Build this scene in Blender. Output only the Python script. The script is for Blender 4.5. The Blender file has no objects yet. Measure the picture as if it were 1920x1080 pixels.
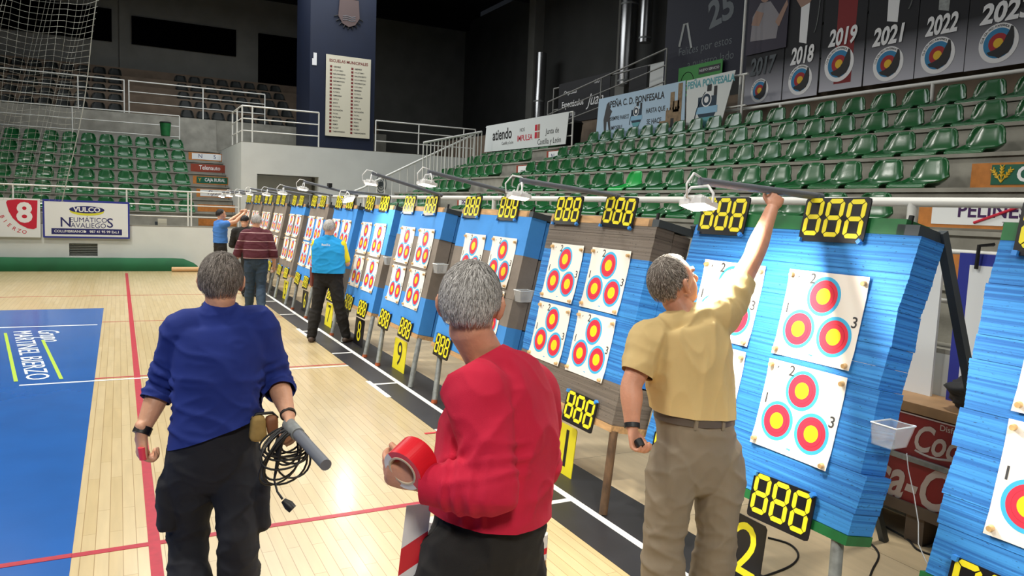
import bpy, bmesh, math, random
import numpy as np
from mathutils import Vector, Matrix, noise
R = math.radians
rnd = random.Random(7)
sc = bpy.context.scene
col = sc.collection
# ------------------------------------------------------------------ camera
CX, CY, F, H = 960, 540, 1419.7, 1.93
CM = Matrix(((0.88782398, 0.01198886, -0.46002701), (-0.45848999, 0.10872053, -0.88202425), (0.03943991, 0.99400006, 0.10202147)))
CP = Vector((0, 0, H))
cd = bpy.data.cameras.new('camera'); cam = bpy.data.objects.new('camera', cd); col.objects.link(cam)
cd.sensor_width = 36; cd.lens = F * 36 / 1920; cd.clip_start = .05; cd.clip_end = 200
cam.matrix_world = Matrix.Translation(CP) @ CM.to_4x4()
sc.camera = cam
def ray(x, y): return (CM @ Vector((x - CX, -(y - CY), -F))).normalized()
def at(x, y, ax, v):                      # point where the sight line of a pixel meets the plane axis=v
    d = ray(x, y); return CP + d * ((v - CP[ax]) / d[ax])
def gd(x, y, z=0.0): return at(x, y, 2, z)
def dp(x, y, depth): return CP + CM @ Vector(((x - CX) / F * depth, -(y - CY) / F * depth, -depth))
# ------------------------------------------------------------------ light
w = bpy.data.worlds.new('world'); sc.world = w; w.use_nodes = True
w.node_tree.nodes['Background'].inputs[0].default_value = (.75, .85, 1, 1)
w.node_tree.nodes['Background'].inputs[1].default_value = .012
def area(x, y, z, sx, sy, power, color=(1, .97, .9), spread=130, rot=(0, 0, 0)):
    l = bpy.data.lights.new('hall_light', 'AREA'); l.shape = 'RECTANGLE'; l.size = sx; l.size_y = sy
    l.energy = power; l.color = color; l.spread = R(spread)
    o = bpy.data.objects.new('hall_light', l); col.objects.link(o); o.location = (x, y, z); o.rotation_euler = [R(a) for a in rot]
    return o
for (x, y, p) in ((-3, 4, 190), (-2.5, 9, 260), (-2.5, 14, 260), (-2.5, 18.5, 240), (-7, 6, 200), (-7, 14, 200)):
    area(x, y, 8.6, 1.0, 1.0, p, spread=125, rot=(0, -22, 0))
for y in (3, 10, 17): area(4.3, y, 8.8, 1.0, 1.0, 95, spread=95)
area(-1.0, -3.5, 6.5, 1.2, 1.2, 230, spread=120, rot=(30, 0, 0))
area(4, 22, 9.6, 8, 8, 900, color=(.95, .98, 1), spread=180)  # added fill standing in for bounced light on the dark far walls
area(6, 8, 9.9, 8, 8, 130, color=(.95, .98, 1), spread=180)  # second added fill, ambient for the upper right side, no fitting there
sc.view_settings.view_transform = 'Standard'; sc.view_settings.look = 'None'
sc.view_settings.exposure = -0.14; sc.view_settings.gamma = 1.0
sc.view_settings.use_curve_mapping = False
# ------------------------------------------------------------------ materials
def lin(c):
    if isinstance(c, str): c = tuple(int(c[i:i + 2], 16) / 255 for i in (0, 2, 4))
    return tuple(v / 12.92 if v <= .04045 else ((v + .055) / 1.055) ** 2.4 for v in c) + (1,)
MATS = {}
def mat(name, c, rough=.6, metal=0, var=0, vscale=8, bump=0, bscale=60, emit=0, alpha=1, trans=0, coat=0, stretch=(1, 1, 1), spec=.5):
    if name in MATS: return MATS[name]
    m = bpy.data.materials.new(name); m.use_nodes = True; nt = m.node_tree; b = nt.nodes['Principled BSDF']
    c = lin(c); b.inputs['Base Color'].default_value = c; b.inputs['Roughness'].default_value = rough
    b.inputs['Metallic'].default_value = metal; b.inputs['Specular IOR Level'].default_value = spec
    if coat: b.inputs['Coat Weight'].default_value = coat; b.inputs['Coat Roughness'].default_value = .15
    if trans: b.inputs['Transmission Weight'].default_value = trans
    if alpha < 1: b.inputs['Alpha'].default_value = alpha
    if emit: b.inputs['Emission Color'].default_value = c; b.inputs['Emission Strength'].default_value = emit
    if var or bump:
        tc = nt.nodes.new('ShaderNodeTexCoord'); mp = nt.nodes.new('ShaderNodeMapping')
        mp.inputs['Scale'].default_value = stretch; nt.links.new(tc.outputs['Object'], mp.inputs['Vector'])
    if var:
        n = nt.nodes.new('ShaderNodeTexNoise'); n.inputs['Scale'].default_value = vscale; n.inputs['Detail'].default_value = 5
        nt.links.new(mp.outputs[0], n.inputs['Vector'])
        r = nt.nodes.new('ShaderNodeValToRGB'); r.color_ramp.elements[0].position = .3; r.color_ramp.elements[1].position = .7
        r.color_ramp.elements[0].color = tuple(v * (1 - var) for v in c[:3]) + (1,)
        r.color_ramp.elements[1].color = tuple(min(1, v * (1 + var)) for v in c[:3]) + (1,)
        nt.links.new(n.outputs['Fac'], r.inputs[0]); nt.links.new(r.outputs[0], b.inputs['Base Color'])
    if bump:
        n2 = nt.nodes.new('ShaderNodeTexNoise'); n2.inputs['Scale'].default_value = bscale; n2.inputs['Detail'].default_value = 4
        nt.links.new(mp.outputs[0], n2.inputs['Vector'])
        bp = nt.nodes.new('ShaderNodeBump'); bp.inputs['Strength'].default_value = bump; bp.inputs['Distance'].default_value = .01
        nt.links.new(n2.outputs['Fac'], bp.inputs['Height']); nt.links.new(bp.outputs[0], b.inputs['Normal'])
    MATS[name] = m; return m
def nodes(m): return m.node_tree, m.node_tree.nodes['Principled BSDF']
def wood_floor(name, c1, c2, gap, rough, row=.068, length=.95, rot=90):
    m = mat(name, c1, rough, coat=.25); nt, b = nodes(m)
    tc = nt.nodes.new('ShaderNodeTexCoord'); mp = nt.nodes.new('ShaderNodeMapping'); mp.inputs['Rotation'].default_value = (0, 0, R(rot))
    nt.links.new(tc.outputs['Object'], mp.inputs[0])
    br = nt.nodes.new('ShaderNodeTexBrick'); br.inputs['Scale'].default_value = 1; br.inputs['Brick Width'].default_value = length
    br.inputs['Row Height'].default_value = row; br.inputs['Mortar Size'].default_value = .0022; br.inputs['Mortar Smooth'].default_value = .3
    br.inputs['Color1'].default_value = lin(c1); br.inputs['Color2'].default_value = lin(c2); br.inputs['Mortar'].default_value = lin(gap)
    br.offset = .37; br.inputs['Bias'].default_value = 0
    nt.links.new(mp.outputs[0], br.inputs[0])
    n = nt.nodes.new('ShaderNodeTexNoise'); n.inputs['Scale'].default_value = 3; n.inputs['Detail'].default_value = 6
    mp2 = nt.nodes.new('ShaderNodeMapping'); mp2.inputs['Scale'].default_value = (6, .7, 1); nt.links.new(tc.outputs['Object'], mp2.inputs[0]); nt.links.new(mp2.outputs[0], n.inputs[0])
    mx = nt.nodes.new('ShaderNodeMixRGB'); mx.blend_type = 'MULTIPLY'; mx.inputs[0].default_value = .30
    nt.links.new(br.outputs['Color'], mx.inputs[1]); nt.links.new(n.outputs['Fac'], mx.inputs[2]); nt.links.new(mx.outputs[0], b.inputs['Base Color'])
    return m
def foam_mat(name, c, dark):
    m = mat(name, c, .75); nt, b = nodes(m)
    tc = nt.nodes.new('ShaderNodeTexCoord'); mp = nt.nodes.new('ShaderNodeMapping'); mp.inputs['Scale'].default_value = (.9, 75, .9)
    nt.links.new(tc.outputs['Object'], mp.inputs[0])
    n = nt.nodes.new('ShaderNodeTexNoise'); n.inputs['Scale'].default_value = 1; n.inputs['Detail'].default_value = 3; nt.links.new(mp.outputs[0], n.inputs[0])
    r = nt.nodes.new('ShaderNodeValToRGB'); r.color_ramp.elements[0].position = .38; r.color_ramp.elements[1].position = .58
    r.color_ramp.elements[0].color = lin(dark); r.color_ramp.elements[1].color = lin(c); nt.links.new(n.outputs['Fac'], r.inputs[0])
    n3 = nt.nodes.new('ShaderNodeTexNoise'); n3.inputs['Scale'].default_value = 1; n3.inputs['Detail'].default_value = 2
    mp3 = nt.nodes.new('ShaderNodeMapping'); mp3.inputs['Scale'].default_value = (40, 110, 40); nt.links.new(tc.outputs['Object'], mp3.inputs[0]); nt.links.new(mp3.outputs[0], n3.inputs[0])
    r3 = nt.nodes.new('ShaderNodeValToRGB'); r3.color_ramp.elements[0].position = .27; r3.color_ramp.elements[1].position = .36
    r3.color_ramp.elements[0].color = (.35, .35, .35, 1); nt.links.new(n3.outputs['Fac'], r3.inputs[0])
    mx = nt.nodes.new('ShaderNodeMixRGB'); mx.blend_type = 'MULTIPLY'; mx.inputs[0].default_value = 1
    nt.links.new(r.outputs[0], mx.inputs[1]); nt.links.new(r3.outputs[0], mx.inputs[2]); nt.links.new(mx.outputs[0], b.inputs['Base Color'])
    bp = nt.nodes.new('ShaderNodeBump'); bp.inputs['Strength'].default_value = .5; bp.inputs['Distance'].default_value = .004
    nt.links.new(n.outputs['Fac'], bp.inputs['Height']); nt.links.new(bp.outputs[0], b.inputs['Normal'])
    return m
PAR = wood_floor('maple floor', 'D6C195', 'CDB686', 'A4875A', .28)
PLY = wood_floor('plywood floor', 'E8D2AC', 'DEC69C', '6B5A42', .55, row=1.22, length=2.44, rot=0)
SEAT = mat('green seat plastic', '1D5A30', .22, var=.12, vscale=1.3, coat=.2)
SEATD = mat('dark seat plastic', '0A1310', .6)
SEATB = mat('bright green seat plastic', '1F9A45', .25)
CONC = mat('concrete', '908E84', .85, var=.22, vscale=3, bump=.2, bscale=30)
CONCD = mat('brown concrete', '6E5F50', .85, var=.2, vscale=3)
WHITE = mat('white wall paint', 'D5D8D4', .7, var=.04, vscale=2)
WALLG = mat('grey wall', '80807A', .85, var=.12, vscale=1.2)
WALLD = mat('dark grey wall', '4A4B49', .9, var=.15, vscale=.8)
RAILW = mat('white rail paint', 'E4E4DE', .35)
BLACK = mat('black', '0B0B0C', .8)
VOID = mat('dark ceiling', '101113', .9, var=.3, vscale=1)
NAVY = mat('navy column paint', '091731', .6, var=.1, vscale=2)
BLUEFOAM = foam_mat('blue foam', '3A90DA', '1F68B4')
GREYFOAM = foam_mat('brown grey foam', '766C62', '635A51')
BLUE2 = mat('smooth blue foam', '4090DC', .8, var=.05, vscale=4, bump=.1, bscale=25); GREY2 = mat('smooth grey foam', '80766C', .85, var=.14, vscale=5, bump=.15, bscale=25)
GREEN = mat('green paint', '1C6B38', .45, var=.2, vscale=9)
WOOD = mat('raw pine', 'C49B6C', .65, var=.25, vscale=6, stretch=(1, 6, 14))
OWOOD = mat('orange chipboard', 'B87432', .65, var=.15, vscale=14)
STEEL = mat('galvanised steel', '8C908E', .5, .25, var=.25, vscale=20)
GREYP = mat('dark grey steel', '42494D', .5, .2)
TUBE = mat('grey plastic pipe', '6C7077', .45)
RUST = mat('rusty foot', 'A4512C', .8, var=.3, vscale=30)
PAPER = mat('target paper', 'F2ECE2', .75)
TY = mat('target yellow', 'FBD80F', .6); TR = mat('target red', 'E22B45', .6); TB = mat('target blue', '3CB4E6', .6); TL = mat('target ring line', 'B02036', .6)
INK = mat('grey ink', '3C3C3E', .7)
CARDB = mat('black card', '17161A', .35); YEL = mat('yellow segment', 'F4E62A', .45)
PIN = mat('wooden pin', 'D9B27C', .6, var=.2, vscale=40); BPIN = mat('blue pin', '3B8BDE', .4)
BOXP = mat('clear plastic', 'F2F6F8', .2, trans=.1, alpha=.17)
LAMPW = mat('white lamp housing', 'E8E8E6', .3); GLOW = mat('lamp glass lit', 'FFF6E0', .3, emit=40); GLOWL = mat('lamp glass weak', 'FFF6E0', .3, emit=4)
BLKRUB = mat('black cable', '101012', .5)
MATBLK = mat('black floor paint', '26262A', .42, var=.15, vscale=5)
LINEW = mat('white line', 'EDEDE6', .4); LINER = mat('red line', 'A81C30', .4, var=.12, vscale=20); BLUEF = mat('blue court paint', '0F58A6', .25, var=.08, vscale=2, coat=.3)
LINEY = mat('lime line', 'A9C63C', .4)
# ------------------------------------------------------------------ mesh helpers
def tag(o, label=None, cat=None, group=None, kind=None):
    if label: o['label'] = label
    if cat: o['category'] = cat
    if group: o['group'] = group
    if kind: o['kind'] = kind
    return o
def empty(name, loc=(0, 0, 0), rz=0, label=None, cat=None, group=None, M=None):
    o = bpy.data.objects.new(name, None); col.objects.link(o); o.empty_display_size = .1
    if M is not None: o.matrix_world = M
    else: o.location = loc; o.rotation_euler = (0, 0, rz)
    return tag(o, label, cat, group)
def basis(o, ex, ey):
    ex = Vector(ex).normalized(); ey = Vector(ey).normalized(); ez = ex.cross(ey)
    return Matrix(((ex.x, ey.x, ez.x, o[0]), (ex.y, ey.y, ez.y, o[1]), (ex.z, ey.z, ez.z, o[2]), (0, 0, 0, 1)))
class MB:
    def __init__(s): s.v = []; s.f = []; s.m = []; s.ms = []
    def mi(s, m):
        if m not in s.ms: s.ms.append(m)
        return s.ms.index(m)
    def add(s, vs, fs, m):
        k = len(s.v); i = s.mi(m); s.v += [tuple(v) for v in vs]; s.f += [tuple(k + a for a in f) for f in fs]; s.m += [i] * len(fs); return s
    def box(s, a, b, m, T=None):
        x0, y0, z0 = a; x1, y1, z1 = b
        vs = [Vector(p) for p in ((x0, y0, z0), (x1, y0, z0), (x1, y1, z0), (x0, y1, z0), (x0, y0, z1), (x1, y0, z1), (x1, y1, z1), (x0, y1, z1))]
        if T: vs = [T @ v for v in vs]
        return s.add(vs, [(0, 3, 2, 1), (4, 5, 6, 7), (0, 1, 5, 4), (1, 2, 6, 5), (2, 3, 7, 6), (3, 0, 4, 7)], m)
    def tube(s, pts, r, m, n=8, cap=True):
        pts = [Vector(p) for p in pts]; rs = r if isinstance(r, (list, tuple)) else [r] * len(pts)
        vs = []; fs = []; prev = None
        for i, p in enumerate(pts):
            t = (pts[min(i + 1, len(pts) - 1)] - pts[max(i - 1, 0)])
            if t.length < 1e-9: t = Vector((0, 0, 1))
            t.normalize()
            if prev is None:
                u = t.cross(Vector((0, 0, 1)) if abs(t.z) < .9 else Vector((1, 0, 0))).normalized()
            else:
                u = prev - t * prev.dot(t); u = u.normalized() if u.length > 1e-6 else t.orthogonal().normalized()
            prev = u; v = t.cross(u)
            for k in range(n):
                a = 2 * math.pi * k / n; vs.append(p + (u * math.cos(a) + v * math.sin(a)) * rs[i])
        for i in range(len(pts) - 1):
            for k in range(n): fs.append((i * n + k, i * n + (k + 1) % n, (i + 1) * n + (k + 1) % n, (i + 1) * n + k))
        if cap:
            q = len(vs); e = (len(pts) - 1) * n; vs += [vs[k] for k in range(n)] + [vs[e + k] for k in range(n)]
            fs.append(tuple(range(q + n - 1, q - 1, -1))); fs.append(tuple(range(q + n, q + 2 * n)))
        return s.add(vs, fs, m)
    def poly(s, pts, z0, z1, m):                 # closed outline in local XY, extruded from z0 to z1
        n = len(pts); vs = [(p[0], p[1], z0) for p in pts] + [(p[0], p[1], z1) for p in pts]
        return s.add(vs, [tuple(range(n, 2 * n)), tuple(range(n - 1, -1, -1))] + [(i, (i + 1) % n, n + (i + 1) % n, n + i) for i in range(n)], m)
    def rect(s, x0, y0, x1, y1, m, z0=0, z1=.001): return s.poly([(x0, y0), (x1, y0), (x1, y1), (x0, y1)], z0, z1, m)
    def disc(s, cx, cy, r, m, z0=0, z1=.001, n=28, ry=None):
        return s.poly([(cx + r * math.cos(2 * math.pi * k / n), cy + (ry or r) * math.sin(2 * math.pi * k / n)) for k in range(n)], z0, z1, m)
    def text(s, txt, x, y, size, m, z=.0015, align='CENTER', bold=.0, sx=1, shear=0, rot=0, ext=.0008):
        vs, fs = textmesh(txt, align, bold, shear)
        c, q = math.cos(rot), math.sin(rot)
        return s.add([(x + (v[0] * sx * c - v[1] * q) * size, y + (v[0] * sx * q + v[1] * c) * size, z + (ext if v[2] > 0 else 0)) for v in vs], fs, m)
    def build(s, name, parent=None, smooth=False, M=None):
        if not s.f: return None
        me = bpy.data.meshes.new(name); me.from_pydata(s.v, [], s.f)
        for m in s.ms: me.materials.append(m)
        me.polygons.foreach_set('material_index', s.m)
        if smooth: me.polygons.foreach_set('use_smooth', [True] * len(s.f))
        me.validate(); me.update()
        o = bpy.data.objects.new(name, me); col.objects.link(o)
        if parent: o.parent = parent
        if M is not None: o.matrix_world = M
        return o
_tc = {}
def textmesh(txt, align, bold, shear):
    k = (txt, align, bold, shear)
    if k not in _tc:
        c = bpy.data.curves.new('t', 'FONT'); c.body = txt; c.size = 1; c.align_x = align; c.align_y = 'CENTER'; c.extrude = .002; c.offset = bold; c.shear = shear
        c.resolution_u = 3
        o = bpy.data.objects.new('t', c); col.objects.link(o); dg = bpy.context.evaluated_depsgraph_get(); e = o.evaluated_get(dg); me = e.to_mesh()
        _tc[k] = ([tuple(v.co) for v in me.vertices], [tuple(p.vertices) for p in me.polygons])
        e.to_mesh_clear(); bpy.data.objects.remove(o); bpy.data.curves.remove(c)
    return _tc[k]
def kids(o): return [c for c in bpy.data.objects if c.parent == o]
TREE = {}
def copy_tree(o, parent=None):
    c = o.copy(); col.objects.link(c); c.parent = parent
    for ch in TREE.get(o.name) or TREE.setdefault(o.name, kids(o)): copy_tree(ch, c)
    return c
ORD = ['zeroth', 'first', 'second', 'third', 'fourth', 'fifth', 'sixth', 'seventh', 'eighth', 'ninth', 'tenth', 'eleventh', 'twelfth', 'thirteenth', 'fourteenth', 'fifteenth', 'sixteenth', 'seventeenth', 'eighteenth', 'nineteenth', 'twentieth', 'twenty-first', 'twenty-second', 'twenty-third', 'twenty-fourth', 'twenty-fifth', 'twenty-sixth', 'twenty-seventh', 'twenty-eighth']
# ================================================================== SETTING
def struct(name, mb, smooth=False): o = mb.build(name, smooth=smooth); o['kind'] = 'structure'; return o
b = MB(); b.box((-16, -8, -.2), (3.1, 22.1, 0), PAR); struct('floor', b)
b = MB(); b.box((3.1, -8, -.2), (4.65, 22.1, 0), PLY); struct('floor', b)
b = MB()
b.box((2.42, -3, 0), (3.1, 21.9, .003), MATBLK)
b.box((2.675, -3, .003), (2.725, 21.9, .005), LINEW)
for y in np.arange(-2.2, 21.5, 1.8): b.box((2.42, y + 0.95, .003), (2.675, y + 1.0, .005), LINEW)
for y in (7.2, 10.9, 14.6, 18.0): b.box((2.38, y, .001), (2.43, y + .75, .0045), LINEW)
b.box((.125, -3, 0), (.185, 21.0, .003), LINER)
b.box((-8, 4.47, 0), (2.42, 4.52, .0025), LINER)
b.box((-.245, 8.9, 0), (2.42, 8.935, .0025), LINER); b.box((-.245, 12.9, 0), (2.42, 12.925, .002), LINER); b.box((-8, 16.3, 0), (2.42, 16.33, .002), LINER)
b.box((-6, -3, 0), (-.245, 14.5, .002), BLUEF)
b.box((-6, 12.63, .002), (-.3, 12.68, .0035), LINEW); b.box((-.9, 8.78, .002), (2.42, 8.82, .0035), LINEW)
b.box((-6, 4.47, .002), (-.245, 4.52, .0045), LINER)
for (p, q) in (((10, 625), (30, 716)), ((80, 638), (115, 711))):
    a, c = gd(*p), gd(*q); b.add([(a.x - .018, a.y, .004), (a.x + .018, a.y, .004), (c.x + .018, c.y, .004), (c.x - .018, c.y, .004)], [(0, 1, 2, 3)], LINEY)
b.box((2.3, 5.9, .003), (2.75, 5.93, .0055), mat('red tape', 'D0303A'))
o = struct('floor_markings', b)
A_, B_, C_ = gd(22, 622), gd(57, 622), gd(47, 714); ex_ = (C_ - A_); ln_ = ex_.length; ex_.normalize(); ey_ = Vector((-ex_.y, ex_.x, 0)); hg_ = abs((B_ - A_).dot(ey_))
vs_, fs_ = textmesh('MARTINEL BIERZO', 'LEFT', 0, 0); w0 = max(v[0] for v in vs_); h0 = max(v[1] for v in vs_) - min(v[1] for v in vs_)
b = MB(); b.text('MARTINEL BIERZO', 0, hg_ * .5, hg_ / h0, LINEW, z=0, align='LEFT', sx=ln_ / (w0 * hg_ / h0))
b.build('court_lettering', M=basis((A_.x, A_.y, .003), ex_, ey_))['kind'] = 'structure'
q_ = gd(92, 629); b = MB(); b.text('Grupo', 0, 0, .36, LINEW, z=0, shear=.4); b.build('court_lettering', M=basis((q_.x, q_.y, .003), ex_, ey_))['kind'] = 'structure'
# far wall front and right front wall
b = MB()
b.box((-16, 22.1, 0), (-1.12, 22.3, 1.13), WHITE); b.box((-.49, 22.1, 0), (3.0, 22.3, 1.13), WHITE)
b.box((-1.12, 22.1, .66), (-.49, 22.3, 1.13), WHITE); b.box((-1.12, 22.1, 0), (-.49, 22.3, .34), WHITE)
b.box((-16, 22.1, 1.13), (3.0, 22.35, 1.16), CONC)
struct('wall_far', b)
b = MB(); b.box((-1.12, 22.2, .34), (-.49, 22.28, .66), mat('vent grey', '6B6E6A', .6))
for k in range(7): b.box((-1.12, 22.15, .36 + k * .043), (-.49, 22.2, .375 + k * .043), mat('vent slat', '8E918C', .5))
o = b.build('wall_vent'); tag(o, 'grey louvred vent set low in the far white wall under the tyre shop sign', 'vent')
b = MB(); b.box((4.65, -8, 0), (4.85, 20.6, 1.13), WHITE); b.box((4.65, -8, 1.13), (4.9, 20.6, 1.16), CONC); struct('wall_right', b)
# stepped stands: profile (distance from the front wall, height)
PROF = [(.0, 1.1), (.65, 1.1), (.65, 1.515), (1.45, 1.515)]
for n in range(2, 7): PROF += [(.65 + .8 * (n - 1), 1.515 + .39 * (n - 1)), (.65 + .8 * n, 1.515 + .39 * (n - 1))]
def stand(name, place, a0, a1, extra, m):
    prof = PROF + extra + [(extra[-1][0], -.0), (0.2, 0)]
    vs = [place(d, a0, z) for d, z in prof] + [place(d, a1, z) for d, z in prof]; n = len(prof)
    fs = [(i, (i + 1) % n, n + (i + 1) % n, n + i) for i in range(n)] + [tuple(range(n)), tuple(range(2 * n - 1, n - 1, -1))]
    mb = MB(); mb.add(vs, fs, m)
    me = mb
    o = struct(name, me); bm = bmesh.new(); bm.from_mesh(o.data); bmesh.ops.recalc_face_normals(bm, faces=bm.faces); bm.to_mesh(o.data); bm.free(); return o
farP = lambda d, a, z: (a, 22.3 + d, z)
rgtP = lambda d, a, z: (4.65 + d, a, z)
stand('grandstand', farP, -16, 2.98, [(5.7, 4.58)], CONC)
up = [(5.7, 4.58), (6.4, 4.58)]
stand('grandstand', rgtP, -8, 20.6, [(5.6, 3.47), (7.2, 3.47)], CONC)
# dark nosings under each step edge
b = MB()
for n in range(1, 7):
    z = 1.515 + .39 * (n - 1); d = .65 + .8 * (n - 1)
    b.box((4.65 + d - .03, -8, z - .035), (4.65 + d + .05, 20.6, z + .004), CONC)
    b.box((-16, 22.3 + d - .03, z - .035), (2.98, 22.3 + d + .05, z + .004), CONC)
struct('step_nosing', b)
# upper tier beyond the far stand
b = MB(); b.box((-16, 28.0, 3.4), (9, 28.2, 4.58), CONC)
for k in range(6): b.box((-16, 28.2 + .8 * k, 4.0), (9, 29.0 + .8 * k, 4.6 + .4 * k), CONCD)
struct('upper_tier', b)
b = MB(); b.box((-16, 33.5, 4), (14.5, 33.8, 10.2), WALLG); b.box((.1, 33.4, 4), (.4, 33.5, 10.2), WALLG); struct('wall_back', b)
for i, (x0, x1, z0, z1) in enumerate(((.53, 4.32, 7.73, 8.76), (-5.6, -.15, 7.72, 8.9), (5.2, 9.2, 6.4, 8.76))):
    b = MB(); b.box((x0, 33.36, z0), (x1, 33.5, z1), mat('dark window', '050508', 1, spec=0)); o = struct('window_%d' % (i + 1), b)
b = MB(); b.box((14.5, -8, 0), (14.8, 33.8, 10.5), WALLD)
for y in (8.5, 14, 20, 26): b.box((14.1, y, 0), (14.5, y + .5, 10.5), WALLG)
struct('wall_outer', b)
b = MB(); b.box((10.95, -8, 3.2), (14.5, 27.9, 4.4), CONCD); struct('upper_walkway', b)
b = MB(); b.box((5.5, 20.6, 0), (9.9, 22.1, 1.1), CONC); struct('stair_base', b)
b = MB(); b.box((-16, -8, 11), (15, 34, 11.2), VOID)
for y in (3, 9, 15, 21, 27, 33): b.box((-16, y, 10.1), (15, y + .35, 11), VOID)
for x in (-8, 0, 8): b.box((x, -8, 10.5), (x + .3, 34, 10.9), VOID)
struct('ceiling', b)
b = MB(); b.box((-16.3, -8, 0), (-16, 34, 11), WALLD); struct('wall_left', b)
b = MB(); b.box((-16, -8.3, 0), (15, -8, 11), WALLD); struct('wall_near', b)
# corner block with the passage
b = MB()
b.box((3.0, 22.1, 0), (3.42, 30, 3.5), WHITE); b.box((5.12, 22.1, 0), (11.9, 22.6, 3.5), WHITE); b.box((3.42, 22.1, 2.66), (5.12, 22.6, 3.5), WHITE)
b.box((3.0, 22.1, 3.5), (14.4, 28, 3.512), CONC); b.box((3.42, 23.0, 0), (5.12, 23.1, 2.66), WHITE)
b.box((5.12, 22.6, 0), (5.3, 24.8, 2.66), WALLG)
struct('wall_corner', b)
b = MB(); b.box((5.36, 24.5, 3.4), (7.45, 26.5, 11), NAVY); struct('wall_column', b)
# net
b = MB()
def netp(u, z):                   # u along the net, wavy
    x = -.25 - .17 * (6.2 - z) - u; y = 19 + .12 * math.sin(u * 5.1 + z * .6) + .05 * math.sin(u * 11 + 2 * z)
    if u < .45: y -= (.45 - u) * 1.6
    return Vector((x, y, z - .03 * math.sin(u * 6.5)))
NM = mat('white netting', '9A9C94', .8)
for k in range(0, 52):
    u = k * .115; b.tube([netp(u + .05 * math.sin(z * 1.3 + k), z) for z in np.arange(1.75, 7.6, .3)], (.0022 if k else .011), NM, n=3, cap=False)
for z in np.arange(1.75, 7.5, .125): b.tube([netp(u, z) for u in np.arange(0, 5.9, .12)], .0022, NM, n=3, cap=False)
o = b.build('protective_net'); tag(o, 'white mesh safety net hanging in folds before the far left green seats', 'net')
# ================================================================== RAILINGS
def railing(label, pts, posts, bars, hgt, r=.022, m=RAILW, group=None, name='railing', thin=.016):
    root = empty(name, pts[0]); tag(root, label, 'railing', group); o = Vector(pts[0])
    P = [Vector(p) - o for p in pts]; up_ = Vector((0, 0, 1))
    MB().tube([p + up_ * hgt for p in P], r, m, n=10).build('top_rail', root, True)
    for h in bars: MB().tube([p + up_ * h for p in P], thin, m).build('bar', root, True)
    for q in posts:
        q = Vector(q) - o; MB().tube([q, q + up_ * hgt], r, m, n=10).build('post', root, True)
    return root
rl = railing('white steel railing with three bars on top of the far wall', [(-16, 22.2, 1.16), (2.98, 22.2, 1.16)], [(x, 22.2, 1.16) for x in (-8.4, -6.4, -4.35, -2.29, .19, 1.66, 1.74, 2.95)], [.25, .55], .92)
railing('long white railing with two bars along the front of the green seat stand', [(4.72, -8, 1.16), (4.72, 20.4, 1.16)], [(4.72, y, 1.16) for y in (-4, -.6, 3.3, 6.5, 9.7, 12.9, 16.1, 19.3)], [.62, .3], .93, r=.033)
railing('thin white railing behind the top row of far seats', [(-9, 27.4, 3.5), (1.8, 27.4, 3.5)], [(x, 27.4, 3.5) for x in (-8.2, -6, -3.6, -1.24, 1.8)], [.38, .72], 1.06, r=.02)
railing('grey railing on the left half of the upper far tier', [(-9, 28.1, 4.58), (.22, 28.1, 4.58)], [(x, 28.1, 4.58) for x in (-8, -5.8, -3.5, -1.1, .2)], [.36, .7], 1.04, r=.022)
railing('grey railing on the right half of the upper far tier', [(.32, 28.1, 4.58), (4.6, 28.1, 4.58)], [(x, 28.1, 4.58) for x in (.34, 2.58, 4.6)], [.36, .7], 1.04, r=.022)
railing('white railing on the corner platform left of the blue column', [(3.05, 24.3, 3.5), (3.05, 22.3, 3.5), (5.15, 22.3, 3.5)], [(3.05, 24.3, 3.5), (3.05, 23.3, 3.5), (3.05, 22.3, 3.5), (3.32, 22.3, 3.5), (5.15, 22.3, 3.5)], [.33, .66], 1.0)
railing('white railing on the corner platform right of the blue column', [(6.84, 22.3, 3.5), (10.1, 22.3, 3.5)], [(6.84, 22.3, 3.5), (8.2, 22.3, 3.5), (9.7, 22.3, 3.5), (10.1, 22.3, 3.5)], [.33, .66], .93, r=.02)
railing('single white rail behind the top green seat row', [(10.12, -4, 3.47), (10.12, 13.4, 3.47)], [(10.12, y, 3.47) for y in (1.5, 4.2, 6.94, 9.7, 12.4)], [], .46, r=.028)
railing('white railing holding the football supporter banners', [(10.0, 10.4, 3.47), (10.0, 15.0, 3.47)], [(10.0, 10.5, 3.47), (10.0, 15.0, 3.47)], [.5], 1.05)
railing('white railing holding the regional government banner', [(9.68, 15.75, 3.47), (9.68, 20.6, 3.47)], [(9.68, 15.75, 3.47), (9.68, 18.2, 3.47), (9.68, 20.5, 3.47)], [.3, .6], .86)
railing('grey railing climbing behind the black banner in the dark', [(10.6, 18.6, 3.9), (10.6, 13.5, 4.5)], [(10.6, 18.6, 3.9), (10.6, 16, 4.2), (10.6, 13.5, 4.5)], [.35, .7], 1.05, r=.02, m=mat('grey rail', '8A8A86', .5))
railing('grey railing of the upper walkway carrying the tall banners', [(11.0, -4, 4.4), (11.0, 19, 4.4)], [(11.0, y, 4.4) for y in (2, 5, 8, 11, 14, 17, 19)], [.4], 1.0, m=mat('grey rail', '8A8A86', .5))
root = empty('flagpole', (10.4, 11.0, 3.47), label='thin pale pole standing in front of the dark anniversary banner', cat='pole'); MB().tube([(0, 0, 0), (0, 0, 5)], .025, RAILW).build('pole', root, True)
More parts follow.
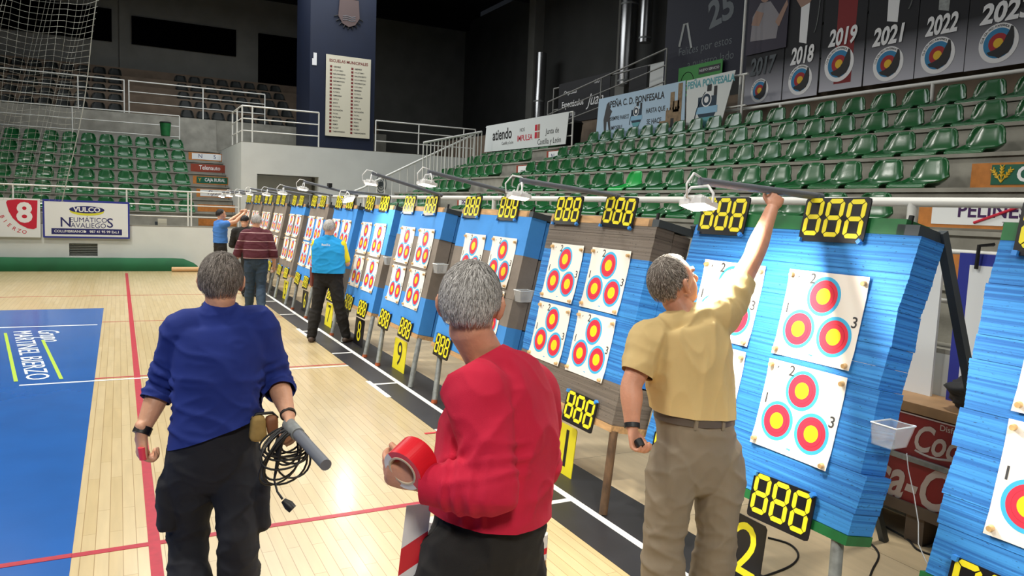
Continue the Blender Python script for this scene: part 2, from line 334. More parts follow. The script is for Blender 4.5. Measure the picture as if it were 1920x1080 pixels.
# stair with balusters in the corner
root = empty('staircase', (5.8, 20.9, 1.1), label='white metal staircase with upright bars rising by the corner wall', cat='staircase')
mb = MB(); A = Vector((0, 0, .1)); B_ = Vector((3.6, 0, 1.95)); up_ = Vector((0, 0, 1))
for k in range(9):
    q = A.lerp(B_, k / 9); mb.box((q.x, 0, q.z - .05), (q.x + .4, 1.1, q.z + .16), CONC)
mb.build('steps', root)
MB().tube([(-.0, 0, .1), (-.02, 0, 1.0), (.06, 0, 1.2), (.3, 0, 1.3)] + [A.lerp(B_, t) + up_ * 1.07 for t in (.12, .5, 1)] + [(3.62, 0, 1.9)], .03, RAILW, n=8).build('handrail', root, True)
for k in range(15):
    q = A.lerp(B_, (k + 1) / 16); MB().tube([q - up_ * .05, q + up_ * 1.06], .014, RAILW, n=6).build('baluster', root, True)
MB().tube([A, B_], .025, RAILW).build('stringer', root, True)
root2 = empty('stair_balustrade', (7.46, 19.9, 2.5), label='upper white balustrade of close upright bars beside the dark stand', cat='railing')
A = Vector((0, 0, 0)); B_ = Vector((1.75, 0, .5)); h0, h1 = 1.05, 1.15
MB().tube([A + up_ * 1.18, B_ + up_ * 1.12], .03, RAILW).build('top_rail', root2, True)
MB().tube([A, B_], .02, RAILW).build('bottom_rail', root2, True)
for k in range(17):
    q = A.lerp(B_, k / 16); MB().tube([q, q + up_ * 1.13], .016, RAILW, n=6).build('baluster', root2, True)
root = empty('wall_fan', (6.9, 21.9, 2.55), label='round grey fan mounted on the corner wall behind the stair', cat='fan')
mb = MB()
for r_ in (.1, .18, .26): mb.tube([(r_ * math.cos(a) * .6, -.05, r_ * math.sin(a)) for a in np.linspace(0, 2 * math.pi, 25)], .012, GREYP, n=5, cap=False)
mb.tube([(0, .2, 0), (0, -.05, 0)], .07, GREYP, n=12); mb.build('fan_guard', root, True)
# ================================================================== SEATS (back towards +Y local, front towards -Y)
def seat_mesh():
    prof = [(-.37, -.075, .19), (-.40, -.06, .20), (-.405, -.035, .205), (-.37, -.02, .208), (-.30, -.028, .21), (-.18, -.035, .212), (-.09, -.025, .212), (-.04, .005, .212), (-.015, .06, .210), (.002, .12, .205), (.015, .18, .196), (.025, .23, .178), (.033, .262, .15), (.042, .277, .12)]
    N = 14; vs = []; fs = []
    for i, (y, z, wd) in enumerate(prof):
        for k in range(N + 1):
            t = k / N * 2 - 1; e = abs(t) ** 4; up_ = e * (0, 0, 0, .012, .03, .06, .085, .07, .035, .01, 0, 0, 0, 0)[i]; fw = (.05 * e * min(1, (z - .0) / .12)) if i > 6 else 0
            vs.append((t * wd, y - fw, z + up_))
    for i in range(len(prof) - 1):
        for k in range(N): fs.append((i * (N + 1) + k, i * (N + 1) + k + 1, (i + 1) * (N + 1) + k + 1, (i + 1) * (N + 1) + k))
    return vs, fs
sv, sf = seat_mesh()
def mk_seat_mesh(m):
    me = bpy.data.meshes.new('stadium_seat'); me.from_pydata(sv, [], sf); me.materials.append(m); me.polygons.foreach_set('use_smooth', [True] * len(sf))
    bm = bmesh.new(); bm.from_mesh(me); bmesh.ops.solidify(bm, geom=list(bm.faces), thickness=-.016)
    bmesh.ops.recalc_face_normals(bm, faces=bm.faces)
    for f in bm.faces: f.smooth = True
    mnt = [(-.06, -.34, -.06), (.06, -.34, -.06), (.06, -.02, -.06), (-.06, -.02, -.06), (-.06, -.34, 0), (.06, -.34, 0), (.06, -.02, .02), (-.06, -.02, .02)]
    q = [bm.verts.new(p) for p in mnt]
    for f in ((0, 1, 5, 4), (1, 2, 6, 5), (2, 3, 7, 6), (3, 0, 4, 7)): bm.faces.new([q[i] for i in f])
    bm.to_mesh(me); bm.free(); return me
SM = mk_seat_mesh(SEAT); SMD = mk_seat_mesh(SEATD); SMB = mk_seat_mesh(SEATB)
def seat(me, loc, rz, label, group):
    o = bpy.data.objects.new('stadium_seat', me); col.objects.link(o); o.location = loc; o.rotation_euler = (0, 0, rz)
    tag(o, label, 'seat', group)
for n in range(2, 7):
    X = 4.65 + 1.12 + .8 * (n - 1); z = 1.515 + .39 * (n - 1) + .06
    y0 = {2: 4.97, 3: 4.97, 4: 4.92, 5: 4.4, 6: 4.9}[n]; k = 0; ys = []
    while y0 + k * .5 < 14.95: ys.append(y0 + k * .5); k += 1
    for i, y in enumerate(ys):
        m = SM; lab = 'green bucket seat in the %s row of the right stand, %s from its near end' % (['', '', 'lowest', 'second', 'third', 'fourth', 'top'][n], ORD[i + 1])
        if n == 3 and abs(y - 9.97) < .3: m = SMB; lab = 'single brighter green bucket seat low in the right stand'
        seat(m, (X, y, z), R(-90), lab, 'green seats of the right stand')
    ys = [16.55 + .5 * j for j in range(8)]
    for i, y in enumerate(ys):
        if n < 4 and i > 5: continue
        seat(SM, (X, y, z), R(-90), 'green bucket seat past the right stand far aisle, %s row up, %s from aisle' % (ORD[n - 1], ORD[i + 1]), 'green seats past the far aisle')
for n in range(1, 7):
    Y = 22.3 + 1.07 + .8 * (n - 1); z = 1.515 + .39 * (n - 1) + .06; x = 1.70
    for i in range(15 if n != 6 else 16):
        seat(SM, (x - .5 * i, Y, z), 0, 'green bucket seat, %s row of the far stand, %s from its right end' % (ORD[n], ORD[i + 1]), 'green seats of the far stand')
for k in range(5):
    Y = 28.2 + .75 + .8 * k; z = 4.66 + .4 * k
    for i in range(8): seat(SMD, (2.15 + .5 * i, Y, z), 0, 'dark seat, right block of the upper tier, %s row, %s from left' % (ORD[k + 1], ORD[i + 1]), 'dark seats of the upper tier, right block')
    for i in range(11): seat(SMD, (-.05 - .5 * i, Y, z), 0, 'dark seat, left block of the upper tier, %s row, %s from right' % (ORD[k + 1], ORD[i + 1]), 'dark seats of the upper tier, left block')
# ================================================================== BOARDS AND BANNERS
PB = mat('sign white', 'E3E6E6', .5); PN = mat('sign navy', '1B1F63', .5); PRB = mat('sign frame blue', '2A3391', .5); PR = mat('sign red', 'C41A36', .5)
PK = mat('print black', '111114', .6); PG = mat('sign green', '0E5A44', .5); PBr = mat('sign brown red', '8E3A26', .6); PGold = mat('gold', 'D8B232', .5); PVio = mat('sign purple', '3B1650', .5)
BAN = mat('banner white', 'D6DAD8', .8); BANB = mat('banner pale blue', 'AFC8DC', .8); BANK = mat('banner black', '0C0C12', .7); PT = mat('teal print', '5CA0A8', .7); PTn = mat('stone print', '8A7458', .8, var=.3, vscale=12)
BANP = mat('banner plum', '35303F', .7); PW = mat('print white', 'E8E8E8', .6); SKINP = mat('printed skin', 'A08070', .7); BANRED = mat('printed red', '7E1A1C', .7)
def board(name, label, cat, o, ex, ey, group=None): return empty(name, M=basis(o, ex, ey), label=label, cat=cat, group=group)
XR, XU = (0, -1, 0), (0, 0, 1)
def SEP(r, *a, **k): MB().text(*a, **k).build('lettering', r)
# far wall signs
r = board('advertising_sign', 'white sign with a red shield holding a white 8 above the word BIERZO', 'sign', (-2.75, 22.06, .8), (1, 0, 0), XU)
mb = MB(); mb.rect(-1.2, 0, 1.03, .95, PB, 0, .03); mb.build('panel', r)
mb = MB(); mb.poly([(.33, .84), (.36, .89), (.55, .92), (.98, .91), (.95, .24), (.88, .2), (.76, .22), (.6, .31), (.46, .46), (.38, .62)][::-1], .03, .034, PR)
mb.text('8', .7, .58, .66, PW, z=.0345, bold=.035); mb.build('emblem', r)
for ch, x, y, a_ in zip('BIERZO', (.24, .30, .38, .48, .58, .69), (.49, .385, .285, .205, .15, .125), (-62, -52, -42, -30, -16, -6)): MB().text(ch, x, y, .125, PR, z=.031, rot=R(a_), bold=.01).build('lettering', r)
r = board('advertising_sign', 'white tyre shop sign with a thick blue frame hung on the far wall', 'sign', (-.71, 22.06, .8), (1, 0, 0), XU)
mb = MB(); mb.rect(-.96, 0, .96, .95, PRB, 0, .03); mb.rect(-.92, .04, .92, .90, PB, .03, .034); mb.build('panel', r)
mb = MB(); mb.disc(0, .68, .38, mat('lemon', 'D8D63A', .5), .034, .036, ry=.11); mb.disc(0, .72, .39, PN, .036, .038, ry=.09); mb.text('VULCO', 0, .715, .17, PW, z=.0385, bold=.03, sx=1.05); mb.build('logo', r)
mb = MB(); mb.text('N', -.47, .385, .34, PN, z=.035, bold=.008); mb.text('S', .51, .385, .34, PN, z=.035, bold=.008)
mb.text('EUMÁTICO', .03, .455, .17, PN, z=.035, sx=.98); mb.text('AVALIEGO', .03, .315, .17, PN, z=.035, sx=.98); mb.build('shop_name', r)
mb = MB(); mb.rect(-.78, .09, .78, .24, PN, .034, .036); mb.text('COLUMBRIANOS    987 41 95 99 Ext.1', 0, .165, .088, PW, z=.037, bold=.015, sx=1.0); mb.disc(-.052, .165, .027, PW, .036, .038); mb.build('address_strip', r)
# boards on the steps of the far stand
def step_board(o, ex, wdt, hgt, wood, fg, txt, label, tm, group=None, off=.1, ts=.16, panel=True, shift=0):
    r = board('advertising_board', label, 'sign', o, ex, XU, group); mb = MB(); mb.rect(0, 0, wdt, hgt, wood, 0, .02); mb.build('backing', r)
    if panel:
        mb = MB(); mb.rect(off, .03, wdt - .02, hgt - .02, fg, .02, .025); mb.build('panel', r)
    if txt:
        for (t, x, y, s, m_, kw) in txt: MB().text(t, x, y, s, m_, z=.026, **kw).build('lettering', r)
    return r
fx = (1, 0, 0)
for n, o, spec in ((5, (2.0, 26.5, 3.13), (PB, [('N', .35, .13, .17, PN, {}), ('S', .78, .13, .17, PN, {})], 'white board with letters N and S at the end of the fifth far row', OWOOD, True)),
                   (4, (2.0, 25.7, 2.74), (PBr, [('Telenauto', .55, .13, .18, PW, {'bold': .01, 'sx': .85})], 'red brown board reading Telenauto at the end of the fourth far row', PBr, True)),
                   (3, (2.0, 24.9, 2.35), (PG, [('CAJA RURAL', .62, .13, .14, PW, {'bold': .02, 'sx': .74}), ('Y', .19, .12, .16, PGold, {})], 'green bank board with white capitals at the end of the third far row', OWOOD, True)),
                   (2, (2.03, 24.1, 1.96), (PB, [('Flysur', .5, .13, .17, PVio, {'shear': .3, 'bold': .01})], 'white travel board in slanted dark letters at the end of the second far row', OWOOD, True)),
                   (1, (1.99, 23.3, 1.55), (OWOOD, [], 'plain orange chipboard panel at the end of the lowest far row', OWOOD, False)),
                   (0, (1.94, 22.5, 1.17), (OWOOD, [], 'plain orange chipboard panel standing on the far wall ledge', OWOOD, False))):
    step_board(o, fx, 1.0, .24 if n > 1 else .2, spec[3], spec[0], spec[1], spec[2], None, panel=spec[4])
b = MB(); b.box((.93, 22.45, 1.16), (1.15, 22.6, 1.33), mat('box card', 'CFCBB8', .7)); b.box((.86, 22.5, 1.16), (.93, 22.6, 1.25), GREYP); tag(b.build('cardboard_box'), 'small pale cardboard box left on the far wall ledge', 'box')
# right stand boards
step_board((7.55, 4.67, 2.33), XR, 2.0, .24, OWOOD, PG, [('CAJA RURAL', 1.0, .12, .2, PW, {'bold': .03})], 'green bank board with gold wheat emblem by the near aisle of the right stand', None, off=.2)
r = [c for c in bpy.data.objects if c.name.startswith('advertising_board') and c.parent is None][-1]
mb = MB()
for a in (-35, 0, 35):
    a = R(a); bx, by = .30, .05
    mb.tube([(bx, by, .03), (bx + .14 * math.sin(a), by + .14 * math.cos(a), .03)], .006, PGold, n=4)
    for t in (.05, .08, .11, .135):
        for s_ in (-1, 1): mb.tube([(bx + t * math.sin(a), by + t * math.cos(a), .03), (bx + (t + .03) * math.sin(a) + s_ * .02 * math.cos(a), by + (t + .03) * math.cos(a) - s_ * .02 * math.sin(a), .03)], .006, PGold, n=4)
mb.build('wheat_emblem', r)
r = step_board((6.55, 4.5, 1.93), XR, 1.7, .24, OWOOD, PB, [('PELINES', .66, .15, .17, PVio, {'bold': .02}), ('Turismo Viajes', .9, .045, .05, INK, {'shear': .2})], 'white travel agency board behind the rail by the near aisle', None, off=.13)
mb = MB(); mb.tube([(.52, .05, .028), (.9, .2, .028)], .012, PR, n=6); mb.build('red_stroke', r)
step_board((5.75, 3.7, 1.53), XR, 1.5, .2, OWOOD, OWOOD, [], 'plain orange chipboard strip under the travel board by the near aisle', None, panel=False)
for n, y, lab, tx in ((5, 15.9, 'white board with letters N and S by the far aisle of the right stand', [('N', .3, .13, .2, PN, {}), ('S', .85, .13, .2, PN, {})]), (4, 15.9, 'white sponsor board with small logos by the far aisle', [('ooo  o  -i- ~~', .6, .14, .13, INK, {'bold': .02})]), (2, 15.6, 'pale board with dark capitals by the far aisle, lowest row', [('PELINES', .6, .12, .2, PVio, {'bold': .02})])):
    step_board((4.65 + .65 + .8 * (n - 1) + .6, y, 1.515 + .39 * (n - 1) + .01), XR, 1.15, .28, PBr, PB, tx, lab, None)
# signs on the right front wall between the butts
r = board('advertising_sign', 'white framed sign with blue border strapped to the lower rail behind the nearest butts', 'sign', (4.6, 2.86, .85), XR, XU)
mb = MB(); mb.rect(0, 0, 1.9, .93, PRB, 0, .02); mb.rect(.07, .06, 1.84, .86, PB, .02, .024); mb.build('panel', r)
MB().tube([(.12, .84, .04), (.13, .98, .05), (.15, .99, -.06)], .012, BLKRUB, n=5).build('strap', r)
r = board('advertising_sign', 'white sign with blue triangle leaning behind the blue butt marked twelve', 'sign', (4.58, 4.4, .75), XR, XU)
mb = MB(); mb.rect(0, 0, 1.45, .98, PB, 0, .02); mb.poly([(1.05, .2), (1.2, .2), (1.05, .75)], .02, .024, PRB); mb.build('panel', r)
r = board('advertising_sign', 'white sign with a black figure drawing seen between the butts marked ten and eleven', 'sign', (4.55, 7.6, .55), XR, XU)
mb = MB(); mb.rect(0, 0, 1.6, 1.25, PB, 0, .02); mb.build('panel', r)
mb = MB(); mb.tube([(.8 + .3 * math.cos(a), .85 + .3 * math.sin(a), .022) for a in np.linspace(.2, 3, 12)], .01, PK, n=4)
for i in range(14): mb.poly([(.7 + .3 * rnd.random() + dx * .08 * rnd.random(), .45 + .5 * rnd.random() + dy * .1 * rnd.random()) for dx, dy in ((0, 0), (1, 0), (1, 1), (0, 1))], .02, .022 + i * .0002, PK)
mb.text('CLUB', .8, .2, .3, PVio, z=.022, bold=.03); mb.build('figure_print', r)
# banners of the years
def club_emblem(mb, cx, cy, s, z):
    mb.disc(cx, cy, s, PW, z, z + .002, 40); mb.disc(cx, cy, s * .76, TB2, z + .002, z + .003, 40); mb.disc(cx, cy, s * .5, TR2, z + .003, z + .004, 32); mb.disc(cx, cy, s * .25, TY2, z + .004, z + .005)
    pts = [(.75, .78), (.62, .84), (.55, .6), (.42, .35), (.3, .05), (.1, -.2), (-.2, -.35), (-.6, -.45), (-.45, -.62), (-.1, -.72), (.1, -.85), (.3, -.72), (.6, -.6), (.8, -.2), (.84, .2), (.8, .5)]
    mb.poly([(cx + p[0] * s * .92, cy + p[1] * s * .92) for p in pts], z + .005, z + .006, PK)
    for i, ch in enumerate('CLUB CON ARCO PONFERRADA'):
        a = R(170 - 110 * i / 23); mb.text(ch, cx + math.cos(a) * s * .87, cy + math.sin(a) * s * .87, s * .17, PK, z=z + .003, rot=a - R(90))
TB2 = mat('dull blue print', '2E7FAE', .7); TR2 = mat('dull red print', 'A3262C', .7); TY2 = mat('dull yellow print', 'E0B52C', .7)
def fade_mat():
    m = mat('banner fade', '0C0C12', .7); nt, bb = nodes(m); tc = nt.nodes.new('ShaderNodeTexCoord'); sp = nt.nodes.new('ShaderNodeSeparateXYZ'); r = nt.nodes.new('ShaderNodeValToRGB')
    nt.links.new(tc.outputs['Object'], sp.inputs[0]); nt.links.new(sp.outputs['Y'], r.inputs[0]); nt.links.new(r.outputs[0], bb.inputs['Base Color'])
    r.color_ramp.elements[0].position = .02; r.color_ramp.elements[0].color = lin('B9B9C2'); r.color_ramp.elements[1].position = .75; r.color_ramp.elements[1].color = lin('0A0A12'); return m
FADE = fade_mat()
ZB = 4.15
def year_banner(xl, xr, yb, year, label, fig, em, er, yt, yh, bottom=True, red=False):
    pl_, pr_ = at(xl, yb, 0, 10.8), at(xr, yb, 0, 10.8); y0, y1 = pl_.y, pr_.y; wd = y0 - y1 - .01; z0 = (pl_.z + pr_.z) / 2
    L = lambda p: (y0 - at(p[0], p[1], 0, 10.8).y, at(p[0], p[1], 0, 10.8).z - z0)
    zz = lambda p, d: at(p[0], p[1] - d, 0, 10.8).z - at(p[0], p[1], 0, 10.8).z
    r = board('year_banner', label, 'banner', (10.8, y0, z0), XR, XU, 'banners of the archery club years')
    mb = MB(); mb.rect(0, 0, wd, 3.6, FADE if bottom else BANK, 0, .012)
    if red: mb.poly([(wd * .35, .1), (wd * .75, .1), (wd * .8, 3), (wd * .3, 2.6)], .012, .013, BANRED)
    mb.build('cloth', r)
    mb = MB(); e = L(em); club_emblem(mb, e[0], e[1], zz(em, er), .014); mb.build('emblem', r)
    q = L(yt); s_ = zz(yt, yh) / .70; MB().text(year, q[0], q[1], s_, GREYP if year == '2017' else PW, z=.024, bold=.035, sx=.8 * wd / (2.5 * s_), shear=.15).build('year', r)
    if fig:
        t = q[1] + s_ * .5; k = wd / 1.6; c = wd * .5; mb = MB(); mb.poly([(c - .17 * k, t + .05), (c + .17 * k, t), (c + .2 * k, t + .75), (c - .2 * k, t + .8)], .013, .014, fig)
        mb.poly([(c - .2 * k, t + .65), (c - .5 * k, t + .85), (c - .45 * k, t + .95), (c, t + .9), (c + .6 * k, t + 1.05), (c + .6 * k, t + .95), (c + .2 * k, t + .7)], .014, .015, SKINP)
        mb.disc(c, t + 1.08, .12, SKINP, .014, .015, ry=.16); mb.tube([(c + .45 * k + .2 * k * math.cos(a), t + .85 + .7 * math.sin(a), .016) for a in np.linspace(-1.4, 1.4, 14)], .01, STEEL, n=4); mb.build('archer_print', r)
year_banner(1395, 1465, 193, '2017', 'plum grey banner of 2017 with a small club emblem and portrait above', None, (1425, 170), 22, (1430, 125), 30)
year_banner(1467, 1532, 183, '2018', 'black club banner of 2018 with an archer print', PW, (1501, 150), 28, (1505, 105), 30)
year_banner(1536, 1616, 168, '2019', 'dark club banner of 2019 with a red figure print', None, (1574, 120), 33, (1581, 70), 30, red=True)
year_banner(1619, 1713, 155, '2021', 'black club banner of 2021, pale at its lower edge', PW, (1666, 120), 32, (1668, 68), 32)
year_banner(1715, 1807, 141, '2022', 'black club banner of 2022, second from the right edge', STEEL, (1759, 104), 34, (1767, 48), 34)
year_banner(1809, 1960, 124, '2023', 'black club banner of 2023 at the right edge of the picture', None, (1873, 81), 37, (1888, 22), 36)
# portrait on the 2017 banner
r = board('anniversary_banner', 'dark blue anniversary banner with the number 25 and a ribbon', 'banner', (10.86, 13.9, 4.75), XR, XU)
mb = MB(); mb.rect(0, 0, 2.6, 3.0, mat('midnight cloth', '0B1026', .7), 0, .01); mb.build('cloth', r)
mb = MB(); SEP(r, '25', 1.75, 1.35, .75, GREYP, z=.012, bold=.03, rot=R(10)); SEP(r, 'Felices por estos', 1.3, .72, .24, GREYP, z=.012); SEP(r, 'a nuestro lado', 1.5, .42, .24, GREYP, z=.012)
mb.tube([(.5, .85, .012), (.62, 1.3, .012), (.72, 1.3, .012), (.9, .75, .012)], .03, BAN, n=4); mb.build('lettering', r)
r = board('portrait_banner', 'plum banner with the printed portrait of a pointing person above the year 2017', 'banner', (10.775, at(1399, 105, 0, 10.78).y, at(1399, 105, 0, 10.78).z), XR, XU)
mb = MB(); mb.rect(0, 0, 1.0, 1.75, BANP, 0, .01); mb.build('cloth', r)
mb = MB(); mb.disc(.42, 1.15, .17, SKINP, .011, .013, ry=.24); mb.disc(.42, 1.3, .18, PK, .0105, .012, ry=.2); mb.poly([(.1, .25), (.75, .2), (.8, .6), (.55, .9), (.3, .92), (.12, .7)], .01, .012, mat('printed grey cloth', '8E8A8E', .7))
mb.poly([(.1, .55), (.2, .8), (.4, .72), (.3, .5)], .012, .014, SKINP); mb.poly([(.7, .5), (.95, .85), (.98, .75), (.8, .4)], .012, .014, SKINP); mb.text('DE LA PISTA', .55, 1.55, .14, PW, z=.012, bold=.02); mb.build('portrait', r)
# football supporters
r = board('supporter_banner', 'pale blue football supporter banner with a castle print hung over the rail', 'banner', (9.93, 15.05, 3.62), XR, XU)
mb = MB(); mb.poly([(-.05, 0), (3.1, -.02), (3.05, .98), (.02, .95)], 0, .012, BANB); mb.build('cloth', r)
mb = MB(); SEP(r, 'PEÑA C. D. PONFESALA', 1.45, .77, .2, PK, z=.014, bold=.02, sx=.92); SEP(r, '#SIEMPRE PARECE', .85, .45, .12, PK, z=.014, bold=.01, sx=.8); SEP(r, 'IMPOSIBLE', .78, .24, .12, PK, z=.014, bold=.01, sx=.8)
mb.text('HASTA QUE', 2.15, .5, .14, PK, z=.014, bold=.015, sx=.85); mb.text('SE HACE', 2.12, .27, .15, PK, z=.014, bold=.015, sx=.85); mb.build('lettering', r)
def shield(mb, cx, cy, s):
    mb.poly([(cx - .3 * s, cy + .25 * s), (cx + .3 * s, cy + .25 * s), (cx + .3 * s, cy - .1 * s), (cx + .12 * s, cy - .4 * s), (cx, cy - .5 * s), (cx - .12 * s, cy - .4 * s), (cx - .3 * s, cy - .1 * s)], .014, .0155, PNv)
    mb.rect(cx - .34 * s, cy - .12 * s, cx + .34 * s, cy + .03 * s, PLb, .0155, .017); mb.poly([(cx - .26 * s, cy - .2 * s), (cx + .26 * s, cy - .2 * s), (cx, cy - .46 * s)], .0155, .017, PT)
    mb.disc(cx - .02 * s, cy + .18 * s, .16 * s, PW, .0155, .018); mb.disc(cx - .02 * s, cy + .18 * s, .13 * s, PNv, .018, .019); mb.disc(cx - .02 * s, cy + .18 * s, .07 * s, PW, .019, .02)
    mb.tube([(cx - .38 * s + .36 * s * math.sin(t) * t, cy - .25 * s + .6 * s * t, .017) for t in np.linspace(0, 1, 8)], .012 * s, PNv, n=4)
    mb.rect(cx - .02 * s, cy + .36 * s, cx + .12 * s, cy + .5 * s, PK, .014, .016); mb.rect(cx + .2 * s, cy + .25 * s, cx + .3 * s, cy + .45 * s, PK, .014, .016)
PNv = mat('shield navy', '1E3446', .7); PLb = mat('shield pale blue', '8AB6D2', .7)
mb = MB(); shield(mb, 1.5, .42, .62); mb.build('shield_print', r)
mb = MB(); 
for (x0, y0, x1, y1) in ((2.5, .1, 2.98, .45), (2.62, .45, 2.75, .8), (2.85, .45, 2.98, .95), (2.3, .05, 2.5, .25), (2.72, .4, 2.9, .62)): mb.rect(x0, y0, x1, y1, PTn, .013, .015)
for k in range(5): mb.rect(2.52 + .09 * k, .45, 2.56 + .09 * k, .5, PTn, .013, .015)
mb.rect(2.66, .1, 2.76, .28, PK, .015, .016); mb.build('castle_print', r)
mb = MB(); mb.poly([(.3, .1), (.36, .1), (.38, .4), (.42, .4), (.5, .12), (.56, .12), (.5, .5), (.58, .62), (.5, .68), (.45, .85), (.36, .8), (.3, .62), (.25, .45)], .013, .015, INK); mb.build('figure_print', r)
r = board('supporter_banner', 'white supporter banner with one large blue shield and teal capitals', 'banner', (9.9, 11.92, 3.6), XR, XU)
mb = MB(); mb.poly([(.05, .12), (1.02, .02), (1.32, 1.0), (0, .98)], 0, .012, BAN); mb.build('cloth', r)
mb = MB(); mb.text('PEÑA PONFESALA', .67, .87, .185, PT, z=.014, bold=.03, sx=.86); mb.build('lettering', r); mb = MB(); shield(mb, .62, .4, .85); mb.build('shield_print', r)
r = board('regional_banner', 'long white banner reading atiendo and Junta de Castilla y León behind dark seats', 'banner', (9.6, 20.5, 3.55), XR, XU)
mb = MB(); mb.poly([(0, .05), (4.6, .02), (4.7, .78), (.1, .8)], 0, .012, BAN); mb.build('cloth', r)
mb = MB(); SEP(r, 'atiendo', 1.15, .48, .42, PK, z=.014, bold=.02, sx=.95); SEP(r, 'Castilla y León', 1.5, .23, .12, INK, z=.014); SEP(r, 'NOS', 2.35, .52, .14, INK, z=.014); SEP(r, 'IMPULSA', 2.5, .3, .22, PR, z=.014, bold=.01); SEP(r, 'Junta de', 3.95, .38, .2, PK, z=.014); SEP(r, 'Castilla y León', 3.8, .14, .2, PK, z=.014)
mb.build('lettering', r); mb = MB(); mb.rect(3.05, .25, 3.17, .6, PR, .013, .015); mb.rect(3.19, .25, 3.31, .6, mat('rust print', 'A0624E', .7), .013, .015); mb.rect(3.05, .41, 3.31, .44, BAN, .015, .016); mb.build('crest_print', r)
r = board('events_banner', 'black events banner with white script hung high beside the rail', 'banner', (10.94, 18.6, 4.36), XR, XU)
mb = MB(); mb.rect(0, 0, 2.5, 1.1, BANK, 0, .012); mb.build('cloth', r); mb = MB(); SEP(r, 'Espectáculos', .75, .5, .24, PW, z=.014, bold=.012, sx=.9); SEP(r, 'Juan', 1.85, .5, .42, PW, z=.014, shear=.4); SEP(r, 'Orquestas', .6, .82, .16, PW, z=.014, shear=.3); SEP(r, '987 40 18 03', .6, .22, .12, PW, z=.014); SEP(r, 'info', 1.9, .95, .15, PW, z=.014, shear=.3); mb.build('lettering', r)
r = board('green_poster', 'bright green poster with dark lettering on the upper rail', 'poster', (10.8, 13.3, 4.5), XR, XU)
mb = MB(); mb.rect(0, 0, 1.35, .62, mat('poster green', '3F8F43', .7), 0, .012); mb.build('sheet', r); mb = MB(); mb.rect(.65, .4, 1.3, .54, PK, .012, .014); mb.text('NUEVO SERVICIO', .97, .47, .075, PW, z=.015); mb.text('PIZZA', 1.1, .27, .12, PK, z=.014, bold=.02); mb.tube([(.3 + .2 * math.cos(a), .3 + .2 * math.sin(a), .014) for a in np.linspace(0, 6.3, 24)], .008, PK, n=4); mb.rect(.12, .05, .6, .1, PK, .012, .014); mb.build('lettering', r)
for (y0, y1, m_, lab) in ((15.3, 14.6, BANK, 'black cloth square on the upper rail, left of the pale cloth'), (14.5, 13.85, BAN, 'plain pale cloth on the upper rail between two dark cloths'), (13.8, 13.35, BANK, 'black cloth on the upper rail next to the green poster'), (11.9, 11.3, BAN, 'white cloth with a small house drawing on the upper rail')):
    r = board('hung_cloth', lab, 'cloth', (10.94, y0, 4.75), XR, XU); mb = MB(); mb.rect(0, 0, y0 - y1, .64, m_, 0, .01)
    if m_ is BAN and y0 < 12: mb.poly([(.2, .2), (.55, .3), (.55, .4), (.38, .5), (.2, .35)], .01, .012, PK)
    mb.build('cloth', r)
# column poster and crest
r = board('sports_poster', 'tall cream poster titled ESCUELAS MUNICIPALES on the blue column', 'poster', (6.57, 24.47, 5.32), (1, 0, 0), XU)
mb = MB(); mb.rect(-.72, -1.26, .72, 1.26, mat('cream poster', 'D8D2BC', .6), 0, .03); mb.build('panel', r)
mb = MB(); mb.text('ESCUELAS MUNICIPALES', 0, 1.08, .125, mat('maroon print', '7A2B28', .6), z=.031, bold=.03, sx=.92); mb.build('title', r)
names1 = 'AJEDREZ|ATLETISMO|BALONCESTO|BALONMANO|BÁDMINTON|CICLISMO|ESGRIMA|FÚTBOL|GIMNASIA|HÍPICA|JUDO|KÁRATE|NATACIÓN|PÁDEL|PATINAJE|PESAS|REMO|RUGBY|TAEKWONDO'.split('|')
mb = MB(); mr = mat('maroon print', '7A2B28', .6)
for i, t in enumerate(names1):
    y = .9 - i * .112
    for sx_ in (-.6, .08):
        mb.rect(sx_, y - .035, sx_ + .07, y + .035, mr, .031, .033); mb.text(t, sx_ + .11, y, .06, PK, z=.031, align='LEFT', bold=.01 if i % 2 else .03)
mb.build('list', r)
r = board('town_crest', 'dark town crest with a crown high on the blue column', 'crest', (6.55, 24.47, 8.0), (1, 0, 0), XU)
mb = MB(); mb.poly([(-.3, .35), (.3, .35), (.34, -.2), (.2, -.42), (0, -.5), (-.2, -.42), (-.34, -.2)], 0, .04, mat('crest brown', '5A4A48', .7)); mb.build('shield', r)
mb = MB(); [mb.tube([(-.2, -.2 - .06 * k, .045), (-.07, -.17 - .06 * k, .045), (.07, -.2 - .06 * k, .045), (.2, -.17 - .06 * k, .045)], .012, TUBE, n=4) for k in range(3)]
for k in range(9): a = R(200 + 17 * k); mb.tube([(.36 * math.cos(a), .4 * math.sin(a) - .05, .02), (.5 * math.cos(a), .52 * math.sin(a) - .05, .02)], .02, PK, n=4)
mb.rect(-.26, .38, .26, .55, mat('crest brown', '5A4A48'), 0, .04); mb.build('crown', r)
r = board('sticker', 'small white logo sticker on the left side of the blue column', 'sticker', (5.42, 24.48, 6.2), (1, 0, 0), XU); mb = MB(); mb.rect(0, 0, .14, .2, PW, 0, .006); mb.rect(.04, .2, .14, .38, PW, 0, .006); mb.build('print', r)
